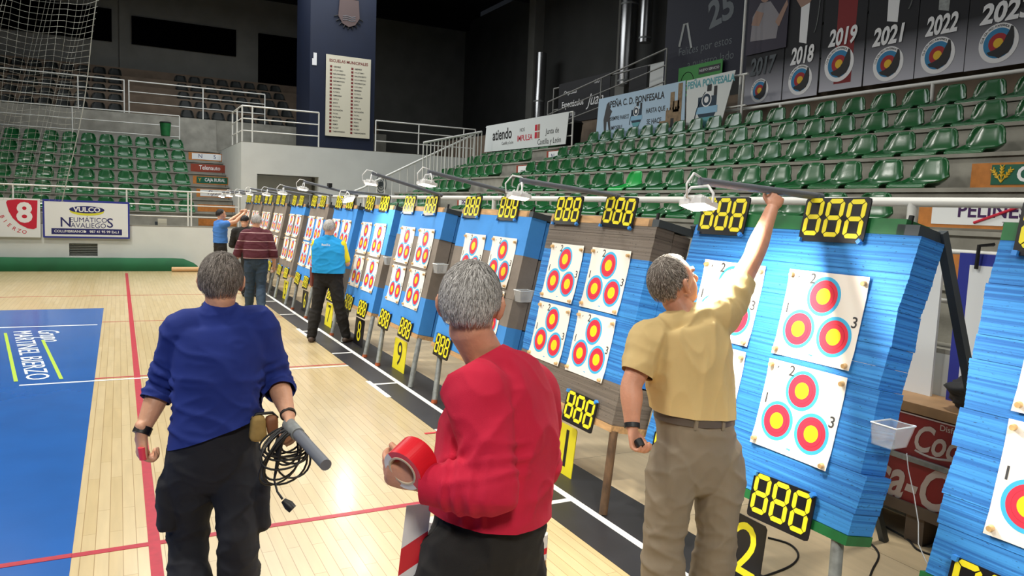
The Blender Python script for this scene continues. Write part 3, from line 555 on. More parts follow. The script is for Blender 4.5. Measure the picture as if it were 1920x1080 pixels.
# ducts and bins
for (x, y, r_, z0, z1, lab) in ((13.6, at(1178, 60, 0, 13.6).y, .26, 5.8, 11, 'fat shiny ventilation duct rising in the dark, left one'), (13.3, at(1212, 30, 0, 13.3).y, .18, 6.8, 11, 'slimmer shiny ventilation duct in the dark, right one'), (13.5, at(1014, 110, 0, 13.5).y, .2, 4.4, 7.6, 'short shiny duct low in the dark corner')):
    root = empty('ventilation_duct', (x, y, z0), label=lab, cat='duct', group='metal ducts in the dark'); mb = MB(); mb.tube([(0, 0, 0), (0, 0, (z1 - z0) * .5), (.1, .15, (z1 - z0) * .7), (.1, .15, z1 - z0)], r_, mat('duct metal', 'A0A0A0', .25, .9), n=16); mb.build('pipe', root, True)
    mb = MB(); [mb.tube([(0, 0, q), (0, 0, q + .05)], r_ * 1.04, STEEL, n=16) for q in (.1, (z1 - z0) * .45)]; mb.build('collar', root, True)
for (x, y, z, s, m_, lab) in ((1.36, 27.0, 3.86, .17, GREEN, 'green waste bin on the ledge above the far seats'), (10.3, 16.85, 3.47, .3, BLACK, 'black wheeled bin beside the white regional banner')):
    root = empty('waste_bin', (x, y, z), label=lab, cat='bin'); MB().tube([(0, 0, 0), (0, 0, s * 2.4)], [s * .8, s], m_, n=14).build('body', root, True); MB().tube([(0, 0, s * 2.4), (0, 0, s * 2.6)], [s * 1.08, s * .9], BLACK, n=14).build('lid', root, True)
# floor items by the far wall
root = empty('rolled_mat', (-4, 21.75, 0), label='long dark green rolled mat lying along the foot of the far wall', cat='mat')
mb = MB(); pr = [(-.2, .0), (-.22, .12), (-.17, .26), (-.05, .33), (.1, .32), (.2, .25), (.22, .1), (.2, 0)]
vs = []; xs = list(np.arange(-6, 5.7, .25)) + [5.75, 5.85]
for i, x in enumerate(xs):
    s_ = 1 if x < 5.4 else max(.35, 1 - (x - 5.4) ** 2 * 3)
    for (y, z) in pr: vs.append((x, y * (1 + .03 * math.sin(x * 3)), z * s_ * (1 + .008 * math.sin(x * 5.3))))
n = len(pr); fs = [(i * n + k, i * n + k + 1, (i + 1) * n + k + 1, (i + 1) * n + k) for i in range(len(xs) - 1) for k in range(n - 1)] + [tuple(range((len(xs) - 1) * n, len(xs) * n))]
mb.add(vs, fs, mat('green cloth', '0B5530', .8, var=.15, vscale=2)); o = mb.build('roll', root, True)
b = MB(); b.tube([(1.2, 21.35, .065), (2.6, 21.4, .065)], .06, mat('cardboard', 'C8A276', .8), n=14); tag(b.build('cardboard_tube', smooth=True), 'long cardboard tube on the floor before the green roll', 'tube')
# table, bag and crates behind the near butts
root = empty('low_table', (4.3, 2.9, 0), label='low wooden board table against the wall behind the nearest butts', cat='table')
MB().box((-.02, -.95, .80), (.34, 1.0, .86), mat('brown board', '9C7A55', .6, var=.2, vscale=5)).build('tabletop', root)
for sx_, sy_ in ((.03, -.92), (.3, -.92), (.05, .94), (.28, .94)): MB().box((sx_ - .03, sy_ - .03, 0), (sx_ + .03, sy_ + .03, .8), WOOD).build('leg', root)
COKE = mat('drinks crate red', '8E1E22', .45, var=.1, vscale=4); CW = mat('crate lettering', 'CDBDB5', .6)
for (yy, zz, hh, sz, lab) in ((2.98, .53, .26, .23, 'red drinks crate with white script, upper one of the two behind the butts'), (3.55, .24, .26, .36, 'red drinks crate with large white script, lower one of the two behind the butts')):
    w_ = .92 if sz < .25 else 1.5
    r = board('drinks_crate', lab, 'crate', (4.3, yy, zz), XR, XU, 'red drinks crates')
    mb = MB(); mb.box((0, 0, -.3), (w_, hh, 0), COKE); mb.build('body', r)
    MB().text('Coca-Cola', .47 if sz < .25 else .66, hh * .45, sz, CW, z=.002, shear=.35, bold=.02, sx=.72).build('lettering', r)
    if sz < .25: MB().text('Disfruta', .36, hh * .85, .05, CW, z=.002, bold=.01).build('small_lettering', r)
    mb = MB(); mb.tube([(.14 + .05 * k, hh * .16 - .014 * math.sin(k * .8), .003) for k in range(8)], .007, CW, n=4); mb.build('flourish', r)
    mb = MB(); mb.box((0, hh - .008, 0), (w_, hh, .012), CW if sz < .25 else COKE); mb.build('rim', r)
r = board('metal_bar_shelf', 'pale metal strip between the two red drinks crates', 'shelf', (4.3, 3.05, .5), XR, XU); MB().box((0, 0, -.28), (1.0, .03, .03), STEEL).build('strip', r)
r = board('pallet', 'low wooden pallet under the red drinks crates', 'pallet', (4.3, 3.6, 0), XR, XU); mb = MB(); mb.box((0, .17, -.3), (1.7, .24, .02), CONCD); mb.build('deck', r)
for k in range(3): MB().box((.02 + .72 * k, 0, -.3), (.14 + .72 * k, .17, .0), CONCD).build('block', r)
def blob(name, c, rad, m, seed=0, amp=.25, parent=None, n=24):
    vs = []; fs = []
    for i in range(n + 1):
        th = math.pi * i / n
        for j in range(2 * n):
            ph = math.pi * j / n; d = Vector((math.sin(th) * math.cos(ph), math.sin(th) * math.sin(ph), math.cos(th)))
            k = 1 + amp * noise.noise(d * 1.6 + Vector((seed, 0, 0))) + amp * .4 * noise.noise(d * 4 + Vector((seed, 3, 0)))
            vs.append((c[0] + d.x * rad[0] * k, c[1] + d.y * rad[1] * k, c[2] + d.z * rad[2] * k))
    for i in range(n):
        for j in range(2 * n): fs.append((i * 2 * n + j, i * 2 * n + (j + 1) % (2 * n), (i + 1) * 2 * n + (j + 1) % (2 * n), (i + 1) * 2 * n + j))
    mb = MB(); mb.add(vs, fs, m); return mb.build(name, parent, True)
root = empty('black_bag', (4.45, 2.55, .86), label='black bag slumped on the low table behind the nearest butts', cat='bag')
blob('bag_body', (0, 0, .10), (.16, .2, .115), mat('bag black', '0C0C0E', .7), 3, .3, root); MB().tube([(0, .1, .15), (.02, .05, .33), (.03, -.05, .36), (0, -.1, .18)], .02, BLKRUB).build('strap', root, True)
# ================================================================== BUTTS
ANG = R(12); SA, CA = math.sin(ANG), math.cos(ANG)
# number, right end y, width, x shift, thin, colour bands (from, to, colour)
B, K = BLUEFOAM, GREYFOAM
BUTTS = [
 (13, .36, 1.45, 0, True, [(.56, 1.93, B)]),
 (12, 2.175, 1.48, 0, True, [(.56, 1.93, B)]),
 (11, 4.0, 1.39, 0, False, [(.56, .83, K), (.83, 1.67, B), (1.67, 1.9, K)]),
 (10, 5.72, 1.5, 0, False, [(.56, .95, B), (.95, 1.58, K), (1.58, 1.92, B)]),
 (9, 7.66, 1.42, 0, False, [(.56, .96, B), (.96, 1.62, K), (1.62, 1.92, B)]),
 (8, 9.36, 1.35, 0, False, [(.56, .9, B), (.9, 1.32, K), (1.32, 1.92, B)]),
 (7, 11.05, 1.35, 0, False, [(.56, 1.0, K), (1.0, 1.3, B), (1.3, 1.9, B)]),
 (6, 12.8, 1.35, 0, False, [(.56, 1.68, B), (1.68, 1.9, K)]),
 (5, 14.55, 1.35, 0, False, [(.56, 1.72, K), (1.72, 1.88, B)]),
 (4, 16.2, 1.3, -.03, False, [(.56, 1.88, K)]),
 (3, 17.75, 1.25, -.03, False, [(.56, 1.88, K)]),
 (2, 19.25, 1.2, -.04, False, [(.56, 1.88, K)]),
 (1, 20.6, 1.1, -.06, False, [(.56, 1.88, K)]),
]
DESC = {13: 'blue layered foam butt cut by the right edge of the picture', 12: 'all blue foam butt with green frame in front of the man in the yellow shirt', 11: 'foam butt with a blue middle between dark bands, behind board eleven',
        10: 'foam butt with blue top and grey middle, partly behind the man in red', 9: 'foam butt with blue top and bottom above the yellow board nine', 8: 'blue and grey foam butt lit brightly above the black board eight',
        7: 'mostly blue foam butt hidden behind the man in the light blue vest', 6: 'blue foam butt with grey top above the black board six', 5: 'grey foam butt with a thin blue top strip, fifth from the far end', 4: 'plain grey foam butt, fourth from the far end', 3: 'plain grey foam butt, third from the far end',
        2: 'plain grey foam butt, second from the far end', 1: 'plain grey foam butt nearest the far wall'}
NW = 'zero one two three four five six seven eight nine ten eleven twelve thirteen'.split()
BN = {13: 'the rightmost blue butt', 12: 'the green-framed blue butt', 11: 'the butt above board eleven', 10: 'the butt behind the man in red', 9: 'the butt above board nine', 8: 'the butt above board eight', 7: 'the butt behind the vested man', 6: 'the butt above board six', 5: 'the fifth butt from the far end', 4: 'the fourth butt from the far end', 3: 'the third butt from the far end', 2: 'the second butt from the far end', 1: 'the farthest butt'}
def fM(xs, y):     # frame on the sloping face: origin at the foot of the slope, x to the right, y up the slope
    return basis((2.75 + xs, y, 0), (0, -1, 0), (SA, 0, CA))
def layers(mb, wd, bands, th, d0, thick, jit, r_):
    s = bands[0][0]; grp = 0; off = slope = 0
    while s < bands[-1][1] - 1e-6:
        bd = next((q for q in bands if q[0] - 1e-4 <= s < q[1] - 1e-4), None)
        if bd is None: s += .002; continue
        m = bd[2]; e = min(s + th * (1 + .2 * r_.random()), bd[1]); gap = .0002
        if grp <= 0: off = r_.uniform(-jit, jit); slope = r_.uniform(-.18, .18) * jit; grp = r_.randint(4, 10); gap = .0018
        grp -= 1; off += slope; o2 = off + r_.uniform(-jit, jit) * .06
        mb.box((-wd / 2 + o2, s + gap, -d0 - thick + r_.uniform(-.004, 0)), (wd / 2 + o2, e, -d0 + r_.uniform(-.0008, .0008)), m); s = e
FACE = None; PINM = None
def numeral_face():
    root = empty('target_face')
    mb = MB(); W_, H_ = .475, .447
    N = 10; vs = []; fs = []                          # slightly curling sheet
    for j in range(N + 1):
        for i in range(N + 1):
            u, v = i / N * 2 - 1, j / N * 2 - 1; cz = .010 * max(0, abs(u * v) - .55) * 2 + .003
            vs.append((u * W_ / 2, v * H_ / 2, cz if abs(u) * abs(v) > .6 else .003))
    fs = [(j * (N + 1) + i, j * (N + 1) + i + 1, (j + 1) * (N + 1) + i + 1, (j + 1) * (N + 1) + i) for j in range(N) for i in range(N)]
    mb.add(vs, fs, PAPER); mb.build('paper', root, True)
    for k, (cx, cy) in enumerate(((.0, .105), (-.108, -.075), (.108, -.082))):
        mb = MB(); z = .0035
        for r_, m_ in ((.099, TB), (.0815, TR), (.0625, TL), (.0605, TR), (.041, TY), (.0215, mat('ring line yellow', 'D8B820')), (.0205, TY)): mb.disc(cx, cy, r_, m_, z, z + .0004, 40); z += .0004
        mb.build('target_spot', root)
    for t_, x, y in (('2', -.085, .185), ('1', -.205, .02), ('3', .205, .0)): MB().text(t_, x, y, .075, INK, z=.0036, bold=.01).build('printed_number', root)
    MB().text('~', 0, -.19, .04, TB, z=.0036, bold=.03).build('maker_mark', root); MB().text('95', -.185, .195, .03, PK, z=.0036, bold=.05).build('stamp', root)
    for (x, y) in ((-.215, .2), (.215, .195), (-.215, -.19), (.21, -.2)):
        mb = MB(); mb.tube([(x, y, 0), (x + .002, y - .004, .012), (x + .004, y - .008, .03)], [.009, .013, .011], PIN, n=10); mb.build('wooden_pin', root, True)
    return root
FACE = numeral_face()
def seg8(mb, cx, cy, s, z, m, drop=()):
    w_, h_, t = .53 * s, .90 * s, .125 * s; g = .009 * s
    def seg(kind):
        if kind in 'agd':
            y = {'a': h_ / 2, 'g': 0, 'd': -h_ / 2}[kind]; x0 = w_ / 2 - t * .55
            if kind == 'a': return [(-x0 - t * .2 + g, y - t * .0), (-x0 + t * .25, y + t * .5), (x0 - t * .25, y + t * .5), (x0 + t * .2 - g, y), (x0 - t * .5, y - t * .5), (-x0 + t * .5, y - t * .5)]
            if kind == 'd': return [(-x0 - t * .2 + g, y), (-x0 + t * .5, y + t * .5), (x0 - t * .5, y + t * .5), (x0 + t * .2 - g, y), (x0 - t * .25, y - t * .5), (-x0 + t * .25, y - t * .5)]
            return [(-x0, y), (-x0 + t * .5, y + t * .5), (x0 - t * .5, y + t * .5), (x0, y), (x0 - t * .5, y - t * .5), (-x0 + t * .5, y - t * .5)]
        sx_ = 1 if kind in 'bc' else -1; up_ = kind in 'bf'
        y0, y1 = (g * 2, h_ / 2 - t * .1) if up_ else (-h_ / 2 + t * .1, -g * 2); xo = w_ / 2 + t * .1; xi = xo - t
        return [(sx_ * xo, y0 + t * .5), (sx_ * xo, y1 - t * .35), (sx_ * (xo - t * .35), y1 + (0 if up_ else -0)), (sx_ * xi, y1 - t * .6), (sx_ * xi, y0 + t * .5), (sx_ * (xo - t * .5), y0)] if up_ else \
               [(sx_ * xo, y1 - t * .5), (sx_ * xo, y0 + t * .35), (sx_ * (xo - t * .35), y0), (sx_ * xi, y0 + t * .6), (sx_ * xi, y1 - t * .5), (sx_ * (xo - t * .5), y1)]
    for k in 'abcdefg':
        if k in drop: continue
        p = seg(k); a = sum((p[i][0] * p[(i + 1) % 6][1] - p[(i + 1) % 6][0] * p[i][1]) for i in range(6))
        if a < 0: p = p[::-1]
        mb.poly([(cx + q[0], cy + q[1]) for q in p], z, z + .0025, m)
def score_card():
    root = empty('score_card'); mb = MB(); W_, H_ = .385, .225; c = .018
    mb.poly([(-W_ / 2 + c, -H_ / 2), (W_ / 2 - c, -H_ / 2), (W_ / 2 - .004, -H_ / 2 + .005), (W_ / 2, -H_ / 2 + c), (W_ / 2, H_ / 2 - c), (W_ / 2 - .005, H_ / 2 - .005), (W_ / 2 - c, H_ / 2), (-W_ / 2 + c, H_ / 2), (-W_ / 2 + .005, H_ / 2 - .005), (-W_ / 2, H_ / 2 - c), (-W_ / 2, -H_ / 2 + c), (-W_ / 2 + .005, -H_ / 2 + .005)], 0, .008, CARDB)
    mb.build('card', root)
    for i, (x, dy) in enumerate(((-.125, .014), (-.002, .01), (.122, .006))):
        mb = MB(); seg8(mb, x, dy, .188, .008, YEL); mb.build('digit', root)
    return root
CARD = score_card()
for sx_ in (-1, 1):
    o = MB().box((-.0105, -.0105, 0), (.0105, .0105, .024), BPIN, Matrix.Translation((sx_ * .178, -.106, 0)) @ Matrix.Rotation(R(20 + 25 * sx_), 4, 'Z')).build('blue_pin', CARD)
tag(CARD, 'black card', 'score card'); CARD_B = copy_tree(CARD)
for o in bpy.data.objects:
    if o.parent == CARD_B and o.name.startswith('blue_pin'): o.location = (0, .212, 0)
def lamp(lit):
    root = empty('floodlight')                       # hangs below the origin, glass facing down
    b_ = MB(); b_.poly([(-.075, -.055), (-.06, -.068), (.06, -.068), (.075, -.055), (.075, .055), (.06, .068), (-.06, .068), (-.075, .055)], -.088, -.062, LAMPW)
    b_.box((-.05, -.045, -.062), (.05, .045, -.05), LAMPW); 
    for k in range(5): b_.box((-.045 + k * .02, -.04, -.05), (-.04 + k * .02, .04, -.04), LAMPW)
    b_.build('housing', root)
    MB().poly([(-.06, -.055), (.06, -.055), (.06, .055), (-.06, .055)], -.092, -.0878, GLOW if lit == 2 else GLOWL).build('lens', root)
    MB().tube([(0, -.072, -.075), (0, -.074, -.03), (0, -.045, .01), (0, .045, .01), (0, .074, -.03), (0, .072, -.075)], .007, LAMPW, n=6).build('bracket', root, True)
    return root
def number_board(n, y, yellow):
    root = empty('number_board', M=basis((2.90, y, .003), (0, -1, 0), (.10, 0, 1)), label='%s board, numeral %s, on the floor under %s' % ('yellow' if yellow else 'black', NW[n], 'its butt' if 'board' in BN[n] else BN[n]), cat='number board')
    mb = MB(); mb.poly([(-.21, 0), (.21, 0), (.21, .35), (.195, .365), (-.21, .365)], 0, .006, YEL if yellow else CARDB); mb.build('panel', root)
    for k_, ch in enumerate(str(n)): MB().text(ch, (k_ - (len(str(n)) - 1) / 2) * .19, .18, .40, CARDB if yellow else YEL, z=.0065, bold=.0, sx=.95).build('numeral', root)
first = True
for (num, r0, wd, xs, thin, bands) in BUTTS:
    yc = r0 + wd / 2; rr = random.Random(num)
    root = empty('archery_butt', M=fM(xs, yc), label=DESC[num], cat='archery butt', group=None)
    rail = GREEN if thin else WOOD
    if num <= 10: bands = [(a, b_, {B: BLUE2, K: GREY2}[c]) for a, b_, c in bands]
    mb = MB()
    if thin: layers(mb, wd, bands, .0185, 0, .17, .017, rr); mb.build('foam_stack', root)
    else:
        layers(mb, wd, bands, .045 if num > 10 else .115, 0, .15, .006, rr); mb.build('foam_stack', root)
        mb = MB(); layers(mb, wd - .02, [(a + .0, b_ - .01, c) for a, b_, c in bands], .12, .165, .14, .008, rr); mb.build('rear_foam_stack', root)
    dt = .17 if thin else .31; top = bands[-1][1]; bot = bands[0][0]
    mb = MB(); mb.box((-wd / 2, top + .001, -dt), (wd / 2 - .06, top + .055 + (.02 if thin else 0), .0), rail); mb.build('top_rail', root)
    mb = MB(); mb.box((-wd / 2 - .01, bot - .045, -dt), (wd / 2 + .01, bot - .001, .006), rail); mb.build('bottom_rail', root)
    MB().box((wd / 2 - .10, top + .001, -dt - .03), (wd / 2 + .01, top + .05, .0), GREYP).build('corner_clamp', root)
    MB().tube([(wd / 2 - .07, top + .04, -.04), (wd / 2 - .07, top + .10, -.04)], .012, BLKRUB).build('clamp_bolt', root, True)
    # legs: root frame is tilted, so work in world points and convert back
    inv = root.matrix_world.inverted()
    def wp(x, y, z): return inv @ Vector((x, y, z))
    zb = (bot - .045) * CA; xb = 2.75 + xs + zb * math.tan(ANG)
    legm = mat('old wooden pole', '5E4630', .8, var=.5, vscale=9, stretch=(1, 1, 3)) if num == 11 else STEEL
    for s_, (yf, yt) in enumerate(((r0 - .12, r0 + .0), (r0 + wd - .38, r0 + wd - .18)) if num != 12 else ((r0 - .05, r0 + .06), (3.35, r0 + wd - .12))):
        l = MB().tube([wp(2.75 + xs, yf, .0), wp(xb + .03, yt, zb)], .028, legm if s_ == 0 or num != 11 else STEEL, n=12).build('leg', root, True)
        if (num, s_) in ((10, 1), (9, 1), (8, 0), (7, 0), (7, 1), (6, 0), (6, 1)): MB().tube([wp(2.75 + xs, yf, 0), wp(2.755 + xs, yf + .006, .035)], .031, RUST, n=12).build('foot_cap', l, True)
    for yy in (r0 - .005, r0 + wd * .5):
        zt = top * CA; xt = 2.75 + xs + zt * math.tan(ANG) + dt + .0
        d_ = Vector((4.15 - xt, 0, -zt)); L = d_.length; q = MB()
        a = Vector((xt, yy, zt + .02)); b2 = Vector((4.15 + xs, yy - .03, 0)); t = (b2 - a).normalized(); u = Vector((0, 1, 0)); v = t.cross(u).normalized(); hw = .02
        vs = [wp(*(p + u * i * hw + v * j * hw)) for p in (a, b2) for i, j in ((-1, -1), (1, -1), (1, 1), (-1, 1))]
        q.add(vs, [(0, 3, 2, 1), (4, 5, 6, 7), (0, 1, 5, 4), (1, 2, 6, 5), (2, 3, 7, 6), (3, 0, 4, 7)], GREYP); q.build('rear_strut', root)
    # faces
    cols_ = (r0 + .40, r0 + 1.02) if wd > 1.34 else (r0 + wd * .3, r0 + wd * .76)
    if num == 12: cols_ = (2.58, 3.225)
    if num == 13: cols_ = (.93, 1.50 - .02)
    if num == 11: cols_ = (4.43, 5.02)
    if num == 13: cols_ = (.80, 1.38)
    for ci, yy in enumerate(cols_):
        for ri, ss in enumerate((1.497, 1.02)):
            f = copy_tree(FACE) if not first else FACE; first = False
            sk = {12: (.0, .0), 13: (0, 0)}.get(num, (rr.uniform(-.008, .008), rr.uniform(-.008, .008)))
            f.matrix_world = basis((2.75 + xs + ss * SA, yy + sk[0], ss * CA), (0, -1, .012 * rr.uniform(-1, 1)), (SA, 0, CA)) @ Matrix.Translation((0, 0, .003)) @ (Matrix.Scale((1 if wd > 1.34 else .92), 4))
            tag(f, 'triple spot paper target, %s %s one on %s' % (('upper', 'lower')[ri], ('right', 'left')[ci], BN[num]), 'target face', 'paper target faces pinned to the butts')
    # cards
    for (yy, ss, src, wh) in ((r0 + .44, 1.985, 0, 'top right'), (r0 + wd - .26, 1.985, 0, 'top left'), (r0 + .37, .56, 1, 'bottom right'), (r0 + wd - .30, .56, 1, 'bottom left')):
        if num == 13 and 'left' not in wh and 'top' not in wh: continue
        if num >= 12 and wh == 'bottom left' and num == 12: yy += .0
        c = copy_tree((CARD, CARD_B)[src]) 
        tilt = rr.uniform(-.04, .04)
        c.matrix_world = basis((2.75 + xs + ss * SA, yy, ss * CA), (0, -1, tilt), (SA, tilt, CA)) @ Matrix.Translation((0, 0, .012))
        tag(c, 'black card with yellow 888, %s corner of %s' % (wh, BN[num]), 'score card', 'black 888 score cards')
    # side
    if num in (12, 10, 9, 8):
        ss = {12: .98, 10: 1.18, 9: 1.25, 8: 1.2}[num]; p = Vector((2.75 + ss * SA + .07, r0 - .002, ss * CA)); 
        bx = empty('plastic_box', p, label='clear plastic tub fixed to the right side of ' + BN[num], cat='plastic box')
        q = MB(); w0, w1, h_ = .052, .065, .10; t_ = .0025
        for k, (za, zb_) in enumerate(((0, h_),)):
            ring = lambda w_, d_, z: [(-w_, 0, z), (w_, 0, z), (w_, -d_, z), (-w_, -d_, z)]
            o_ = ring(w0, .10, 0) + ring(w1, .125, h_); i_ = [(x * .96, y * .94 - .003, z + .003) for x, y, z in o_]
            q.add(o_ + i_, [(0, 1, 5, 4), (1, 2, 6, 5), (2, 3, 7, 6), (3, 0, 4, 7), (0, 3, 2, 1), (8, 12, 13, 9), (9, 13, 14, 10), (10, 14, 15, 11), (11, 15, 12, 8), (8, 9, 10, 11), (4, 5, 13, 12), (5, 6, 14, 13), (6, 7, 15, 14), (7, 4, 12, 15)], BOXP)
        q.build('tub', bx); q = MB(); q.tube([(-w1, 0, h_), (w1, 0, h_), (w1, -.125, h_), (-w1, -.125, h_), (-w1, 0, h_)], .004, mat('tub rim', 'E8EEF0', .3), n=5); q.build('rim', bx)
    # lamp arm and lamp
    if 1:
        ya = {13: .95, 12: 2.78, 11: 4.58, 10: 6.32, 9: 8.0, 8: 9.95, 7: 11.4, 6: 12.95, 5: 14.5, 4: 16.3, 3: 17.9, 2: 19.4, 1: 20.8}[num]
        zt = {13: 2.12, 12: 2.10, 11: 2.135, 10: 2.24, 9: 2.27, 8: 2.09, 7: 2.23, 6: 2.17, 5: 2.15, 4: 2.16, 3: 2.13, 2: 2.12, 1: 2.1}[num]
        xa = 3.2 + xs; xt = 2.42 + xs; yt = ya
        if num == 8: xt, yt = 2.62, 9.75
        za = 2.065 + (.03 if num == 10 else 0)
        arm = empty('lamp_arm', (xa, ya, za), label='grey pipe arm reaching out over %s' % BN[num], cat='lamp arm', group='pipe arms carrying the floodlights')
        q = MB(); q.tube([(.04, 0, -.003), (xt - xa, yt - ya, zt - za)], .019, TUBE, n=14, cap=True); q.build('pipe', arm, True)
        MB().tube([(.0, 0, (top * CA + .05) - za - .02), (0, 0, .012)], .02, STEEL, n=10).build('socket', arm, True)
        lit = {12: 2, 8: 2, 2: 2, 1: 2}.get(num, 1)
        lp = lamp(lit); lp.matrix_world = Matrix.Translation((xt - (.0 if num != 12 else .0), yt - .0, zt - .035)) @ Matrix.Rotation(R({12: -9, 8: -30}.get(num, -6)), 4, 'X') @ Matrix.Rotation(R(8 if num != 8 else -14), 4, 'Y') @ Matrix.Rotation(R({12: 20, 11: -15, 10: 10, 9: -20}.get(num, 0)), 4, 'Z')
        tag(lp, '%s white floodlight over %s' % ('glowing' if lit == 2 else 'small', BN[num]), 'floodlight', 'white floodlights over the butts')
        MB().tube([(0, 0, -.05), (-.09, .01, -.06), (-.10, .01, .0), (-.06, 0, .06), (0, 0, .055), (.05, 0, .035)], .006, LAMPW, n=6).build('cable', lp, True)
        l = bpy.data.lights.new('floodlight_beam', 'SPOT'); l.energy = {13: 60, 12: 230, 8: 45}.get(num, 14); l.spot_size = R(165); l.spot_blend = .5; l.shadow_soft_size = .045; l.color = (1, .95, .84)
        lo = bpy.data.objects.new('floodlight_beam', l); col.objects.link(lo); lo.parent = lp; lo.location = (0, 0, -.098); lo.rotation_euler = (0, R(-16), 0)
    if num <= 12 : number_board(num, r0 + .72 if num < 12 else 2.9, num % 2 == 1)
# seventh butt loose camera box on the arm
tag(MB().box((0, 0, 0), (.05, .12, .06), BLACK).build('camera_box', M=Matrix.Translation((2.78, 11.34, 2.165))), 'small black box clipped on the pipe arm behind the vested man', 'box')
# cables on the plywood floor
for pts, m_, lab in (([gd(*p, .006) for p in ((1440, 1008), (1480, 1020), (1497, 1040), (1480, 1062), (1420, 1085))], BLKRUB, 'black cable looped on the plywood under the green-framed butt'),
                     ([gd(*p, .006) for p in ((1600, 1012), (1630, 1018), (1648, 1040), (1636, 1068), (1630, 1085))], BLKRUB, 'black cable loop on the plywood right of the butt leg'),
                     ([gd(*p, .006) for p in ((1655, 985), (1700, 1010), (1720, 1030), (1752, 1042))], BLKRUB, 'black cable on the plywood by the drinks crates'),
                     ([gd(*p, .02) for p in ((1660, 930), (1700, 950), (1760, 990))], BLKRUB, 'black cable running along the foot of the drinks crates')):
    P_ = []; 
    for i in range(len(pts) - 1):
        a, b_, c, d_ = pts[max(0, i - 1)], pts[i], pts[i + 1], pts[min(len(pts) - 1, i + 2)]
        for t in np.linspace(0, 1, 6)[:-1]: P_.append(.5 * ((2 * b_) + (c - a) * t + (2 * a - 5 * b_ + 4 * c - d_) * t * t + (-a + 3 * b_ - 3 * c + d_) * t ** 3))
    tag(MB().tube(P_ + [pts[-1]], .006, m_, n=6).build('cable', smooth=True), lab, 'cable')
P_ = [Vector((3.85, 2.95, .5)), Vector((3.82, 2.85, .3)), Vector((3.7, 2.75, .05)), Vector((3.5, 2.6, .01)), Vector((3.2, 2.35, .01))]
tag(MB().tube([dp(1700, 850, 4.2), dp(1703, 880, 4.15), dp(1714, 930, 4.05), dp(1722, 980, 3.9), dp(1722, 1020, 3.75), dp(1735, 1050, 3.6), dp(1752, 1080, 3.45)], .003, LAMPW, n=6).build('cable', smooth=True), 'thin white cable hanging before the drinks crates', 'cable')
for t_ in (CARD, CARD_B):
    for c_ in kids(t_): bpy.data.objects.remove(c_)
    bpy.data.objects.remove(t_)
# ================================================================== PEOPLE
SKIN = mat('skin', 'D6A080', .5, var=.10, vscale=12, bump=.15, bscale=90); SKINR = mat('ruddy skin', 'D09476', .5, var=.1, vscale=14, bump=.15, bscale=90)
def cr(pts, vals, n=6):              # Catmull-Rom through points and matching values
    P_, V_ = [], []
    for i in range(len(pts) - 1):
        a, b, c, d = pts[max(0, i - 1)], pts[i], pts[i + 1], pts[min(len(pts) - 1, i + 2)]
        va, vb, vc, vd = vals[max(0, i - 1)], vals[i], vals[i + 1], vals[min(len(pts) - 1, i + 2)]
        for k in range(n):
            t = k / n; f = lambda p, q, r_, s: .5 * ((2 * q) + (r_ - p) * t + (2 * p - 5 * q + 4 * r_ - s) * t * t + (-p + 3 * q - 3 * r_ + s) * t ** 3)
            P_.append(f(a, b, c, d)); V_.append(tuple(f(*x) for x in zip(va, vb, vc, vd)) if isinstance(va, tuple) else f(va, vb, vc, vd))
    P_.append(pts[-1]); V_.append(vals[-1]); return P_, V_
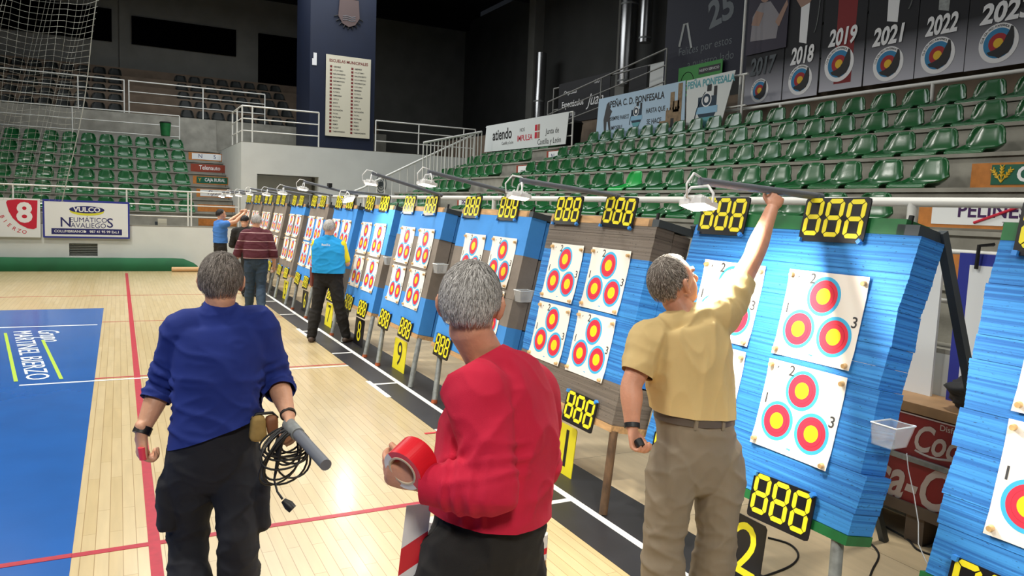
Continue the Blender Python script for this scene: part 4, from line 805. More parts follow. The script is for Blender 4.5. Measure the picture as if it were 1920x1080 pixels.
class SK(MB):
    def limb(s, pts, rads, ref=None, n=16, steps=5, power=2.0):
        pts = [Vector(p) for p in pts]; rads = [r if isinstance(r, tuple) else (r, r) for r in rads]
        P_, V_ = cr(pts, rads, steps) if steps > 1 else (pts, rads); prev = None; rings = []
        # rounded ends
        t0 = (P_[1] - P_[0]).normalized(); t1 = (P_[-1] - P_[-2]).normalized(); a0 = min(V_[0]); a1 = min(V_[-1])
        P_ = [P_[0] - t0 * a0 * .7, P_[0] - t0 * a0 * .45] + P_ + [P_[-1] + t1 * a1 * .45, P_[-1] + t1 * a1 * .7]
        V_ = [tuple(v * .35 for v in V_[0]), tuple(v * .8 for v in V_[0])] + V_ + [tuple(v * .8 for v in V_[-1]), tuple(v * .35 for v in V_[-1])]
        vs = []; fs = []
        for i, p in enumerate(P_):
            t = (P_[min(i + 1, len(P_) - 1)] - P_[max(i - 1, 0)]).normalized()
            if ref is not None: u = (ref - t * ref.dot(t)).normalized()
            elif prev is None: u = t.orthogonal().normalized()
            else: u = (prev - t * prev.dot(t)).normalized()
            prev = u; v = t.cross(u)
            for k in range(n):
                a = 2 * math.pi * k / n; ca, sa = math.cos(a), math.sin(a)
                ca = math.copysign(abs(ca) ** (2 / power), ca); sa = math.copysign(abs(sa) ** (2 / power), sa)
                vs.append(p + u * ca * V_[i][0] + v * sa * V_[i][1])
        m_ = len(P_)
        for i in range(m_ - 1):
            for k in range(n): fs.append((i * n + k, i * n + (k + 1) % n, (i + 1) * n + (k + 1) % n, (i + 1) * n + k))
        fs.append(tuple(range(n - 1, -1, -1))); fs.append(tuple((m_ - 1) * n + k for k in range(n)))
        return s.add(vs, fs, None)
    def ell(s, c, rx, ry, rz, X_, Y_, Z_, n=18, pw=1):
        vs = []; fs = []; m_ = n
        for i in range(1, m_):
            th = math.pi * i / m_
            for j in range(n * 2):
                ph = math.pi * j / n; vs.append(c + X_ * rx * math.sin(th) * math.cos(ph) + Y_ * ry * math.sin(th) * math.sin(ph) + Z_ * rz * math.cos(th))
        q = n * 2; vs += [c + Z_ * rz, c - Z_ * rz]
        for i in range(m_ - 2):
            for j in range(q): fs.append((i * q + j, (i + 1) * q + j, (i + 1) * q + (j + 1) % q, i * q + (j + 1) % q))
        for j in range(q): fs.append((len(vs) - 2, j, (j + 1) % q)); fs.append((len(vs) - 1, (m_ - 2) * q + (j + 1) % q, (m_ - 2) * q + j))
        return s.add(vs, fs, None)
def fuse(name, sk, m, vox, parent=None, smooth=6, disp=None):
    me = bpy.data.meshes.new(name); me.from_pydata([tuple(v) for v in sk.v], [], sk.f); me.update()
    bm = bmesh.new(); bm.from_mesh(me); bmesh.ops.recalc_face_normals(bm, faces=bm.faces); bm.to_mesh(me); bm.free()
    o = bpy.data.objects.new(name, me); col.objects.link(o)
    r = o.modifiers.new('r', 'REMESH'); r.mode = 'VOXEL'; r.voxel_size = vox; r.use_smooth_shade = True
    s_ = o.modifiers.new('s', 'SMOOTH'); s_.iterations = smooth; s_.factor = .5
    dg = bpy.context.evaluated_depsgraph_get(); m2 = bpy.data.meshes.new_from_object(o.evaluated_get(dg)); bpy.data.objects.remove(o); bpy.data.meshes.remove(me)
    m2.name = name; m2.materials.clear(); m2.materials.append(m)
    if disp:
        nv = len(m2.vertices); co = np.empty(nv * 3); no = np.empty(nv * 3); m2.vertices.foreach_get('co', co); m2.vertices.foreach_get('normal', no)
        co = co.reshape(-1, 3); no = no.reshape(-1, 3); d = np.array([disp(Vector(c)) for c in co]); co = co + no * d[:, None]; m2.vertices.foreach_set('co', co.ravel()); m2.update()
    m2.polygons.foreach_set('use_smooth', [True] * len(m2.polygons))
    o = bpy.data.objects.new(name, m2); col.objects.link(o)
    if parent: o.parent = parent; o.matrix_parent_inverse = parent.matrix_world.inverted()
    return o
def cut(o, pt, nrm, rad, ax=None):            # opens the garment: removes what lies beyond the plane, near pt
    bm = bmesh.new(); bm.from_mesh(o.data); M_ = o.matrix_world; inv = M_.inverted(); p = inv @ pt; n_ = (inv.to_3x3() @ nrm).normalized()
    def near(c, k=1.0):
        d = c - p
        if ax is None: return d.length < rad * k
        al = d.dot(n_); return -.02 < al < rad * k and (d - n_ * al).length < ax * k
    vs = [v for v in bm.verts if near(v.co)]; st = set(vs); fs = [f for f in bm.faces if any(v in st for v in f.verts)]
    g = list({v for f in fs for v in f.verts}) + list({e for f in fs for e in f.edges}) + fs
    bmesh.ops.bisect_plane(bm, geom=g, dist=1e-5, plane_co=p, plane_no=n_)
    rm = [v for v in bm.verts if near(v.co, 1.03) and (v.co - p).dot(n_) > 2e-5]
    bmesh.ops.delete(bm, geom=rm, context='VERTS')
    left = set(bm.verts); best = []
    while left:                      # keep the largest connected piece
        stck = [left.pop()]; comp = [stck[0]]
        while stck:
            v = stck.pop()
            for e in v.link_edges:
                q = e.other_vert(v)
                if q in left: left.remove(q); stck.append(q); comp.append(q)
        if len(comp) > len(best): best = comp
    bs = set(best); bmesh.ops.delete(bm, geom=[v for v in bm.verts if v not in bs], context='VERTS')
    bm.to_mesh(o.data); bm.free(); o.data.update()
    for q in o.data.polygons: q.use_smooth = True
def nz(p, s, seed=0): return noise.noise(Vector((p[0] * s[0] + seed, p[1] * s[1], p[2] * s[2])))
def folds(amp=.008, s=(5, 5, 12), seed=0, rings=()):
    """creases: stretched ridged noise plus bunching rings (centre a, b, spacing, amplitude) along a limb"""
    def f(p):
        n1 = 1 - abs(nz(p, s, seed)) * 2.4; n2 = 1 - abs(nz(p, (s[0] * 1.9, s[1] * 1.9, s[2] * 1.7), seed + 9)) * 2.4
        d = amp * (.7 * max(-.5, n1) ** 3 if n1 > 0 else .3 * n1 * amp) + amp * .35 * n2 * abs(n2)
        for a, b, sp, am in rings:
            ab = b - a; t = (p - a).dot(ab) / ab.length_squared
            if -.05 < t < 1.05:
                q = a + ab * t
                if (p - q).length < .13:
                    ph = t * ab.length / sp * 2 * math.pi + 3.5 * noise.noise(p * 7)
                    d += am * (1 - abs(math.sin(ph / 2)) * 1.6) * (.35 + .9 * abs(noise.noise(p * 8 + Vector((seed, 1, 2))))) * min(1, max(0, min(t + .05, 1.05 - t) * 6))
        return d
    return f
def hand(sk, wr, dr, nrm, size=1.0, side=1, curl=(.5, .5, .5, .5), thumb=.5, spread=.0):
    """dr: wrist to knuckles, nrm: direction the palm faces, side: +1 thumb towards dr x nrm"""
    dr = dr.normalized(); nrm = (nrm - dr * nrm.dot(dr)).normalized(); sd = dr.cross(nrm) * side; s = size
    sk.limb([wr - dr * .03 * s, wr + dr * .01 * s, wr + dr * .045 * s, wr + dr * .085 * s], [(.026 * s, .020 * s), (.028 * s, .019 * s), (.040 * s, .015 * s), (.041 * s, .0125 * s)], ref=sd, n=14, steps=3)
    L = [(.031, .078, .0088), (.0105, .086, .0092), (-.0105, .080, .0088), (-.030, .062, .0078)]
    for i, (off, ln, r_) in enumerate(L):
        b = wr + dr * .084 * s + sd * off * s; c = curl[i]; pts = [b - dr * .03 * s]; p = b; a = 0; pts.append(p)
        for k, fr in enumerate((.45, .30, .25)):
            a += c * (1.25, 1.5, 1.0)[k]; d = dr * math.cos(a) + nrm * math.sin(a) + sd * off * spread * 6; p = p + d.normalized() * ln * fr * s; pts.append(p)
        sk.limb(pts, [r_ * s * 1.0, r_ * s * 1.05, r_ * s, r_ * s * .95, r_ * s * .8], n=10, steps=3)
    b = wr + dr * .028 * s + sd * .026 * s; t1 = (dr * .75 + sd * .75 + nrm * .35).normalized(); t2 = (dr * .9 + sd * (.35 - thumb * .6) + nrm * (.3 + .6 * thumb)).normalized()
    sk.limb([b - t1 * .012 * s, b, b + t1 * .036 * s, b + t1 * .036 * s + t2 * .030 * s, b + t1 * .036 * s + t2 * .054 * s], [.014 * s, .0145 * s, .0115 * s, .0105 * s, .0085 * s], n=10, steps=3)
def head_parts(sk, c, X_, Y_, Z_, s=1.0):
    """c centre of head, X_ right, Y_ facing, Z_ up"""
    sk.ell(c + Z_ * .02 * s - Y_ * .012 * s, .077 * s, .098 * s, .098 * s, X_, Y_, Z_)
    sk.ell(c + Y_ * .030 * s - Z_ * .035 * s, .062 * s, .062 * s, .085 * s, X_, Y_, Z_)
    sk.ell(c + Y_ * .058 * s - Z_ * .088 * s, .032 * s, .030 * s, .026 * s, X_, Y_, Z_)
    sk.limb([c + Y_ * .086 * s + Z_ * .012 * s, c + Y_ * .100 * s - Z_ * .012 * s, c + Y_ * .112 * s - Z_ * .032 * s, c + Y_ * .094 * s - Z_ * .04 * s], [.008 * s, .010 * s, .013 * s, .010 * s], n=10, steps=3)
    for sd in (-1, 1):
        sk.limb([c + Y_ * .076 * s + X_ * sd * .045 * s + Z_ * .026 * s, c + Y_ * .087 * s + X_ * sd * .028 * s + Z_ * .03 * s, c + Y_ * .088 * s + X_ * sd * .010 * s + Z_ * .024 * s], [.008 * s, .009 * s, .007 * s], n=8, steps=3)
        sk.limb([c + Y_ * .086 * s + X_ * sd * .022 * s - Z_ * .058 * s, c + Y_ * .094 * s - Z_ * .056 * s], [.006 * s, .008 * s], n=8, steps=2); sk.limb([c + Y_ * .084 * s + X_ * sd * .022 * s - Z_ * .066 * s, c + Y_ * .092 * s - Z_ * .068 * s], [.006 * s, .008 * s], n=8, steps=2)
        e = c + X_ * sd * .079 * s - Z_ * .008 * s - Y_ * .006 * s; back = (X_ * sd * .75 - Y_ * .65).normalized()
        sk.limb([e - Z_ * .028 * s + Y_ * .004 * s, e - Z_ * .01 * s + back * .010 * s, e + Z_ * .015 * s + back * .017 * s, e + Z_ * .032 * s + back * .010 * s, e + Z_ * .03 * s + Y_ * .012 * s], [(.006 * s, .009 * s), (.0055 * s, .011 * s), (.0055 * s, .011 * s), (.006 * s, .010 * s), (.005 * s, .008 * s)], n=10, steps=4)
def hair(name, c, X_, Y_, Z_, m, s, parent, line, n_str=0, ln=.03, thick=1.0, seed=0, strm=None, up_=.0, crown=None):
    """shell over the skull (line(th, ph) tells if hair grows), with fine strands on top"""
    rr = random.Random(seed); cc = c + Z_ * .02 * s - Y_ * .012 * s; rx, ry, rz = .077 * s, .098 * s, .098 * s
    def surf(d, k):   # d local direction
        back = max(0, -d.y) * max(0, -d.z)
        r_ = 1 / math.sqrt((d.x / rx) ** 2 + (d.y / ry) ** 2 + (d.z / (rz * (1 if d.z > 0 else 1.12))) ** 2); r_ += k
        return cc + (X_ * d.x + Y_ * d.y + Z_ * d.z) * r_
    vs = []; fs = []; ok = []; n = 46
    for i in range(n + 1):
        th = math.pi * i / n
        for j in range(2 * n):
            ph = math.pi * j / n; d = Vector((math.sin(th) * math.cos(ph), math.sin(th) * math.sin(ph), math.cos(th))); e = line(d)
            k = (.008 * thick + .006 * thick * noise.noise(d * 5 + Vector((seed, 0, 0))) + .003 * noise.noise(Vector((d.x * 30, d.y * 30, d.z * 9)))) * min(1, max(0, e * 7)) * s - (.006 if e < .02 else 0)
            vs.append(surf(d, k)); ok.append(e > -.02)
    for i in range(n):
        for j in range(2 * n):
            f = (i * 2 * n + j, i * 2 * n + (j + 1) % (2 * n), (i + 1) * 2 * n + (j + 1) % (2 * n), (i + 1) * 2 * n + j)
            if all(ok[a] for a in f): fs.append(f)
    mb = MB(); mb.add(vs, fs, m); ms = strm or [m]; cr_ = (crown or Vector((.12, -.25, 1))).normalized()
    for q in range(n_str):
        d = Vector((rr.gauss(0, 1), rr.gauss(0, 1), rr.gauss(0, 1))).normalized()
        if line(d) < .02 * rr.random(): continue
        t = (d - cr_).normalized() if d.dot(cr_) > 0.0 else Vector((0, -.25, -1)) + (d - cr_) * .3; t = t - d * t.dot(d)
        if t.length < 1e-4: continue
        t.normalize(); t = (t + Vector((rr.gauss(0, .16), rr.gauss(0, .16), rr.gauss(0, .16)))).normalized(); l = ln * s * rr.uniform(.6, 1.2); bd = d.cross(t).normalized() * .0011 * s
        pp = []
        for k in range(4):
            a = k / 3; dd = (d + t * (a * l / .1)).normalized(); w_ = (1 - a * .8)
            h = .004 * s + thick * s * (.004 + .006 * math.sin(min(1, a * 1.2) * 2.4) * rr.uniform(.6, 1.2)); P0 = surf(dd, h); W0 = (X_ * bd.x + Y_ * bd.y + Z_ * bd.z) * w_
            pp += [P0 - W0, P0 + W0]
        mb.add(pp, [(0, 1, 3, 2), (2, 3, 5, 4), (4, 5, 7, 6)], rr.choice(ms))
    o = mb.build(name, None, True)
    if parent: o.parent = parent; o.matrix_parent_inverse = parent.matrix_world.inverted()
    return o
def frame(face, up_=Vector((0, 0, 1))):
    Y_ = face.normalized(); Z_ = (up_ - Y_ * up_.dot(Y_)).normalized(); return Y_.cross(Z_), Y_, Z_
def attach(o, parent): o.parent = parent; o.matrix_parent_inverse = parent.matrix_world.inverted(); return o
def person(J, o):
    """J: world joints.  o: options.  returns the body object"""
    base = o['base']; s = o.get('s', 1); vox = o.get('vox', .006)
    X_, Y_, Z_ = frame(J['face'], J.get('up', Vector((0, 0, 1))))
    sL, sR = J['shL'], J['shR']; ac = (sR - sL).normalized(); mid = (sL + sR) / 2; hm = (J['hipL'] + J['hipR']) / 2; hac = (J['hipR'] - J['hipL']).normalized()
    nb = J['neck']; waist = hm.lerp(mid, .42) + J.get('waistoff', Vector()); fr = ac.cross(Vector((0, 0, 1))) * -1
    bel = o.get('belly', 0)
    def torso(sk, e, low=0.0, power=2.2, upto=1.0):
        pts = [hm - (mid - hm) * (.10 + low), hm + (mid - hm) * .02, hm.lerp(mid, .22), waist, hm.lerp(mid, .68), hm.lerp(mid, .86), mid + (nb - mid) * .2, mid.lerp(nb, .62)]
        rd = [(.150 + e, .105 + e), (.168 + e, .118 + e), (.163 + e, .118 + e + bel), (.157 + e + bel * .5, .112 + e + bel), (.166 + e, .118 + e + bel * .4), (.172 + e, .112 + e), (.155 + e * .7, .092 + e * .7), (.085 + e * .3, .070 + e * .5)]
        rd = [(a * s * o.get('bw', 1), b_ * s) for a, b_ in rd]
        sk.limb(pts, rd, ref=ac, n=28, steps=4, power=power)
    def arm(sk, S, E, W, e, t0=0, t1=1, out=Vector()):
        S2 = S; pts = [S2 + (mid - S) * .35, S2, S2.lerp(E, .35), S2.lerp(E, .75), E, E.lerp(W, .3), E.lerp(W, .7), W]
        rd = [.060, .063, .055, .046, .042, .044, .034, (.029, .023)]; aw = o.get('aw', 1); rd = [((r[0] * aw + e) * s, (r[1] * aw + e) * s) if isinstance(r, tuple) else (r * aw + e) * s for r in rd]
        k0, k1 = t0, t1; sk.limb(pts[k0:k1], rd[k0:k1], n=16, steps=4)
    def leg(sk, Hh, K_, A_, e, toe=None, cuff=0):
        pts = [Hh + (hm - Hh) * .2 + Vector((0, 0, .05 * s)), Hh.lerp(K_, .12), Hh.lerp(K_, .5), K_ + (Hh - K_) * .08, K_ - (K_ - A_) * .12, K_.lerp(A_, .35), K_.lerp(A_, .7), A_]
        rd = [.088, .090, .076, .058, .054, .057, .042, .036]
        rd = [(r + e + (cuff * i / 7)) * s for i, r in enumerate(rd)]; sk.limb(pts, rd, n=18, steps=4)
    def foot(sk, A_, toe, e=0):
        t = toe.normalized(); g = Vector((A_.x, A_.y, A_.z - .055 * s)); n_ = t.cross(Vector((0, 0, 1)))
        sk.limb([g - t * .055 * s + Vector((0, 0, .012)), g + t * .02 * s + Vector((0, 0, .02)), g + t * .10 * s + Vector((0, 0, .004)), g + t * .17 * s - Vector((0, 0, .004))], [(.034 * s + e, .034 * s + e), (.038 * s + e, .045 * s + e), (.045 * s + e, .030 * s + e), (.036 * s + e, .020 * s + e)], ref=n_, n=14, steps=4)
    # body: one continuous surface
    sk = SK(); torso(sk, 0); hc = J['head']; hs = o.get('hs', 1)
    head_parts(sk, hc, X_, Y_, Z_, hs)
    sk.limb([mid.lerp(nb, .3), nb, hc - Z_ * .06 * hs - Y_ * .025 * hs], [(.075 * s, .065 * s), (.058 * s, .056 * s), (.056 * s, .058 * s)], n=18, steps=4)
    sk.limb([sL.lerp(mid, .1) + Vector((0, 0, -.01)), mid.lerp(nb, .75)], [(.05 * s, .05 * s), (.05 * s, .05 * s)], n=14, steps=3); sk.limb([sR.lerp(mid, .1) + Vector((0, 0, -.01)), mid.lerp(nb, .75)], [(.05 * s, .05 * s), (.05 * s, .05 * s)], n=14, steps=3)
    for q in 'LR':
        arm(sk, J['sh' + q], J['el' + q], J['wr' + q], 0, 0, 8)
        leg(sk, J['hip' + q], J['kn' + q], J['an' + q], 0); foot(sk, J['an' + q], J['toe' + q])
        h = o['hand' + q]; d = h.get('d') or (J['wr' + q] - J['el' + q]); hand(sk, J['wr' + q], d, h['n'], h.get('size', 1) * s, h.get('side', 1), h.get('curl', (.5,) * 4), h.get('thumb', .5))
    body = fuse('person', sk, o.get('skin', SKIN), vox, None, 3)
    body.data.transform(Matrix.Translation(-base)); body.location = base; bpy.context.view_layer.update()
    tag(body, o['label'], 'person')
    # eyes
    for sd in (-1, 1):
        e = SK(); e.ell(hc + Y_ * .073 * hs + X_ * sd * .031 * hs + Z_ * .006 * hs, .0105 * hs, .0105 * hs, .0095 * hs, X_, Y_, Z_, n=8); e.ms = [mat('eye white', 'E8E2DA', .3)]; e.m = [0] * len(e.f); attach(e.build('eye', None, True), body)
        e = SK(); e.ell(hc + Y_ * .0805 * hs + X_ * sd * .031 * hs + Z_ * .006 * hs, .005 * hs, .004 * hs, .005 * hs, X_, Y_, Z_, n=6); e.ms = [mat('iris', '3A2A20', .3)]; e.m = [0] * len(e.f); attach(e.build('iris', None, True), body)
    hair('hair', hc, X_, Y_, Z_, o['hairm'], hs, body, o.get('line') or hline, o.get('nstr', 0), o.get('hl', .03), o.get('ht', 1), o.get('seed', 1), o.get('strm'), 0, o.get('crown'))
    # trousers
    if not o.get('short_legs'):
        sk = SK(); te = o.get('te', .016); B_ = o.get('bw', 1) * o.get('wt', 1)
        pts = [hm - (mid - hm) * .12, hm + (mid - hm) * .02, hm.lerp(mid, .22), hm.lerp(mid, .37)]
        sk.limb(pts, [(.15 * s, .105 * s), (.175 * s * B_, .128 * s), (.170 * s * B_, (.122 + bel) * s), (.165 * s * B_, (.120 + bel) * s)], ref=hac, n=28, steps=4, power=2.3)
        for q in 'LR':
            leg(sk, J['hip' + q], J['kn' + q], J['an' + q], te, cuff=o.get('cuff', .012))
            if o.get('cargo'):
                h_ = J['hip' + q].lerp(J['kn' + q], .52) + hac * (.085 if q == 'R' else -.085) * s; sk.limb([h_ + Vector((0, 0, .085)), h_ - Vector((0, 0, .085))], [(.028, .07), (.036, .075)], ref=hac, n=16, steps=3, power=3.5)
        rg = []
        for q in 'LR': rg += [(J['kn' + q] + Vector((0, 0, .10)), J['kn' + q] - Vector((0, 0, .14)), .07, .004), (J['an' + q] + Vector((0, 0, .16)), J['an' + q], .05, .004)]
        fuse('trousers', sk, o['trm'], o.get('cvox', .008), body, 4, folds(.012, (6, 6, 7), o.get('seed', 1) + 3, rg))
    # top
    e = o.get('se', .020); sk = SK()
    low = o.get('low', .0); torso(sk, e, low, 2.3)
    for q in 'LR': sk.limb([J['sh' + q].lerp(mid, .12) + Vector((0, 0, -.005)), mid.lerp(nb, .72)], [((.05 + e * .9) * s,) * 2, ((.048 + e * .85) * s,) * 2], n=14, steps=3)
    nslv = o.get('slv', 8); rg = []
    for q in 'LR':
        S, E, W = J['sh' + q], J['el' + q], J['wr' + q]; k = o.get('slv' + q, nslv)
        if k > 1:
            arm(sk, S, E, W, e * .85, 0, k)
            am = o.get('ringamp', .006)
            if k >= 5: rg += [(S.lerp(E, .55), E, .040, am), (E, E.lerp(W, .75), .038, am)]
            else: rg += [(S, E, .06, .003)]
    if o.get('collar'): 
        cdir = (hc - nb).normalized(); sk.limb([nb - cdir * .05, nb + cdir * -.01, nb + cdir * .012], [(.090 * s, .084 * s), (.080 * s, .075 * s), (.078 * s, .073 * s)], n=20, steps=3)
    top = fuse(o['topname'], sk, o['topm'], o.get('cvox', .008), body, 9, folds(o.get('famp', .011), o.get('fs', (4, 4, 9)), o.get('seed', 1), rg + o.get('rings', [])))
    bpy.context.view_layer.update()
    if 'hem' in o: h0, h1 = o['hem']; hd = (h1 - h0).normalized(); dn = Vector((0, 0, -1)); dn = (dn - hd * dn.dot(hd)).normalized(); cut(top, (h0 + h1) / 2, dn, .42)
    if 'neckcut' in o:
        h0, h1 = o['neckcut']; hd = (h1 - h0).normalized(); vd = ((h0 + h1) / 2 - CP).normalized(); dn = hd.cross(vd); dn = dn if dn.z > 0 else -dn; dn = (dn + vd * o.get('nct', .0)).normalized(); cut(top, (h0 + h1) / 2, dn, .30)
    for q in 'LR':
        k = o.get('slv' + q, nslv); S, E, W = J['sh' + q], J['el' + q], J['wr' + q]
        if k in (3, 4): cut(top, S.lerp(E, o.get('sct' + q, .78)), (E - S).normalized(), .2, (o.get('cax', .079) if q == 'R' else .079) * s)
        if k == 7: cut(top, E.lerp(W, .30), (W - E).normalized(), .2, .085 * s)
        if k == 8: cut(top, E.lerp(W, .97), (W - E).normalized(), .12, .075 * s)
    # shoes
    for q in 'LR':
        sk = SK(); foot(sk, J['an' + q], J['toe' + q], .009); fuse('shoe', sk, o.get('shoem', BLKRUB), .007, body, 3)
    return body
def hline(d):       # full head of hair: > 0 where it grows
    if d.y > .30: return d.z - (.52 + .25 * max(0, d.y - .5))
    if abs(d.x) > .75 and d.z < .12 and d.y > -.5: return min(d.z + .22 - .2 * max(0, d.y), -(d.y) * .6 + d.z * 1.5 + .08)
    return d.z + .52 - .25 * max(0, d.y + .2)
GR = [mat('hair grey dark', '4E463F', .7), mat('hair grey', '6E655C', .65), mat('hair grey light', '978D84', .6)]
GL = [mat('silver dark', '74706B', .65), mat('silver', 'A19D99', .6), mat('silver light', 'C8C4BF', .55)]
GB = [mat('hair brown grey', '4A3F36', .7), mat('hair mid grey', '7A7066', .65), mat('hair pale', 'B8AEA2', .6)]
V = Vector
def away(deg): a = R(deg); return V((math.sin(a), math.cos(a), 0))      # 0 = along +Y (away), 90 = towards +X
def cloth(name, c, var=.06, rough=.85): return mat(name, c, rough, var=var, vscale=5, bump=.25, bscale=700)
# ---- man in the blue sweater
D = 3.0
J = dict(head=dp(415, 529, D), face=away(12) + V((0, 0, -.12)), neck=dp(412, 587, D), shL=dp(345, 618, D - .03), shR=dp(484, 612, D + .06),
         elL=dp(303, 725, D + .02), wrL=dp(265, 812, D - .06), elR=dp(521, 718, D + .12), wrR=dp(541, 780, D - .02),
         hipL=dp(361, 862, D - .02), hipR=dp(444, 862, D + .05), knL=dp(352, 1010, D + .06), knR=dp(447, 1012, D - .02),
         toeL=away(0), toeR=away(14))
gL = dp(362, 1150, D - .25); J['anL'] = V((gL.x, gL.y, .09)); gR = dp(448, 1180, D + .12); J['anR'] = V((gR.x, gR.y, .075))
base = (J['anL'] + J['anR']) / 2; base.z = 0
BLUES = cloth('royal blue knit', '10297A'); NAVYT = cloth('dark navy cotton', '14161F')
bl = person(J, dict(base=base, s=1.0, hs=.93, vox=.0052, label='man with his back to us in a royal blue sweater carrying black cable coils', hairm=GR[0], strm=GR, nstr=9000, hl=.045, ht=1.3, seed=2,
    handL=dict(n=V((.6, .2, .1)), side=-1, d=V((.02, .0, -1)), curl=(.75, .8, .85, .9), thumb=.5, size=1.12), handR=dict(n=V((-.6, .3, -.2)), side=1, d=(dp(548, 815, D - .06) - dp(541, 780, D - .02)), curl=(.9, .9, .95, .95), thumb=.7),
    topname='sweater', topm=BLUES, trm=NAVYT, se=.020, slv=7, ringamp=.010, low=.22, collar=True, bw=.93, hem=(dp(325, 834, D), dp(492, 782, D)), cargo=True, te=.010, cuff=.016, wt=.95, famp=.012))
def band(name, a, b, r, m, parent, w=.02, sq=1.0):
    ax = (b - a).normalized(); mb = MB(); mb.tube([a - ax * w / 2, a + ax * w / 2], r, m, n=20); return attach(mb.build(name, None, True), parent)
wa = band('wristwatch', J['wrL'] - (J['wrL'] - J['elL']).normalized() * .012, J['wrL'], .034, BLKRUB, bl, .03)
band('wristband', J['wrR'] - (J['wrR'] - J['elR']).normalized() * .01, J['wrR'], .031, mat('dark bracelet', '2A211C', .7), bl, .012)
cdir = (J['head'] - J['neck']).normalized(); mb = MB(); mb.tube([J['neck'] + cdir * .035 + V((.066 * math.cos(a), .062 * math.sin(a), .004 * math.sin(a))) for a in np.linspace(0, 2 * math.pi, 25)], .0035, BLKRUB, n=5); attach(mb.build('neck_cord', None, True), bl)
# things he carries
p = dp(266, 848, D - .08); tag(MB().tube([p + V((.0, 0, .02)), p + V((.006, 0, -.028))], .015, mat('pink plastic', 'F0455A', .35), n=12).build('pink_cap', smooth=True), 'small bright pink cap held in the blue-sweatered man\'s left hand', 'cap')
root = empty('belt_pouch', dp(496, 802, D - .02), label='worn tan leather pouch on the hip of the man in blue', cat='pouch')
LE = mat('tan suede', 'A5894E', .8, var=.2, vscale=20); LB = mat('brown leather', '8A5A3A', .6, var=.2, vscale=20)
sk = SK(); sk.limb([V((-.025, 0, .035)), V((-.025, 0, -.032))], [(.028, .026), (.034, .028)], ref=V((1, 0, 0)), n=16, steps=3, power=3.5); sk.ms = [LE]; sk.m = [0] * len(sk.f); sk.build('pouch_body', root, True)
sk = SK(); sk.limb([V((.026, .0, .032)), V((.032, .0, -.022))], [(.024, .024), (.020, .02)], ref=V((1, 0, 0)), n=16, steps=3, power=3.5); sk.ms = [LB]; sk.m = [0] * len(sk.f); sk.build('front_pocket', root, True)
MB().tube([(-.05, 0, .035), (-.03, .0, .058), (.03, 0, .058), (.05, 0, .035)], .006, BLKRUB, n=6).build('strap', root, True)
hp = dp(549, 803, D - .07)
root = empty('pipe_piece', hp, label='short grey plastic pipe held by the man in blue, pointing down right', cat='pipe')
e = dp(611, 872, D - .35) - hp; a = dp(541, 795, D - .04) - hp
MB().tube([a, a.lerp(e, .28)], .026, STEEL, n=16).build('pipe_collar', root, True); MB().tube([a.lerp(e, .26), e], .021, TUBE, n=16).build('pipe', root, True)
root = empty('cable_coil', hp, label='tangled coils of black cable with a plug hanging from the man in blue\'s hand', cat='cable')
mb = MB(); rr = random.Random(5)
for k in range(13):
    w_ = rr.uniform(.035, .085); h_ = rr.uniform(.10, .24); tx = rr.uniform(-.075, .03); tl = rr.uniform(-.25, .35); dy = rr.uniform(-.03, .03)
    pts = []
    for t in np.linspace(0, 2 * math.pi, 26):
        x = w_ * math.sin(t) * (1 - .35 * math.cos(t)); z = -h_ / 2 * (1 - math.cos(t)); pts.append(hp - hp + V((tx * (1 - math.cos(t)) * .5 + x + z * -tl * .3 - .01, dy + .03 * math.sin(t + k), z)))
    mb.tube(pts, .0042, BLKRUB, n=6, cap=False)
mb.build('coils', root, True)
q = [dp(530, 815, D - .1), dp(520, 870, D - .1), dp(514, 900, D - .1), dp(520, 922, D - .12), dp(530, 936, D - .12)]; MB().tube([x - hp for x in q], [.008, .008, .004, .004, .005], BLKRUB, n=8).build('lead', root, True)
q = [dp(531, 938, D - .12) - hp, dp(541, 947, D - .12) - hp, dp(549, 955, D - .12) - hp]; MB().tube(q, [.010, .019, .017], BLKRUB, n=12).build('plug', root, True)
# ---- man in the red sweater
D = 2.07
J = dict(head=dp(883, 572, D), face=away(34) + V((0, 0, -.1)), neck=dp(908, 668, D + .02), shL=dp(893, 735, D - .12), shR=dp(992, 735, D + .16),
         elL=dp(925, 915, D - .20), wrL=dp(788, 905, D - .18), elR=dp(1012, 880, D + .26), wrR=dp(900, 915, D + .34),
         hipL=dp(862, 1062, D - .05), hipR=dp(952, 1062, D + .12), waistoff=V((.0, 0, 0)), toeL=away(-40), toeR=away(-25))
X0 = (J['hipL'] + J['hipR']) / 2
J['knL'] = V((J['hipL'].x - .05, J['hipL'].y + .04, .50)); J['knR'] = V((J['hipR'].x + .02, J['hipR'].y + .02, .50))
J['anL'] = V((J['knL'].x - .0, J['knL'].y - .04, .08)); J['anR'] = V((J['knR'].x + .03, J['knR'].y - .02, .08)); base = (J['anL'] + J['anR']) / 2; base.z = 0
REDS = cloth('crimson knit', 'C60F38', .05); BLKT = cloth('black cotton', '171412')
tp = dp(770, 868, D - .18)
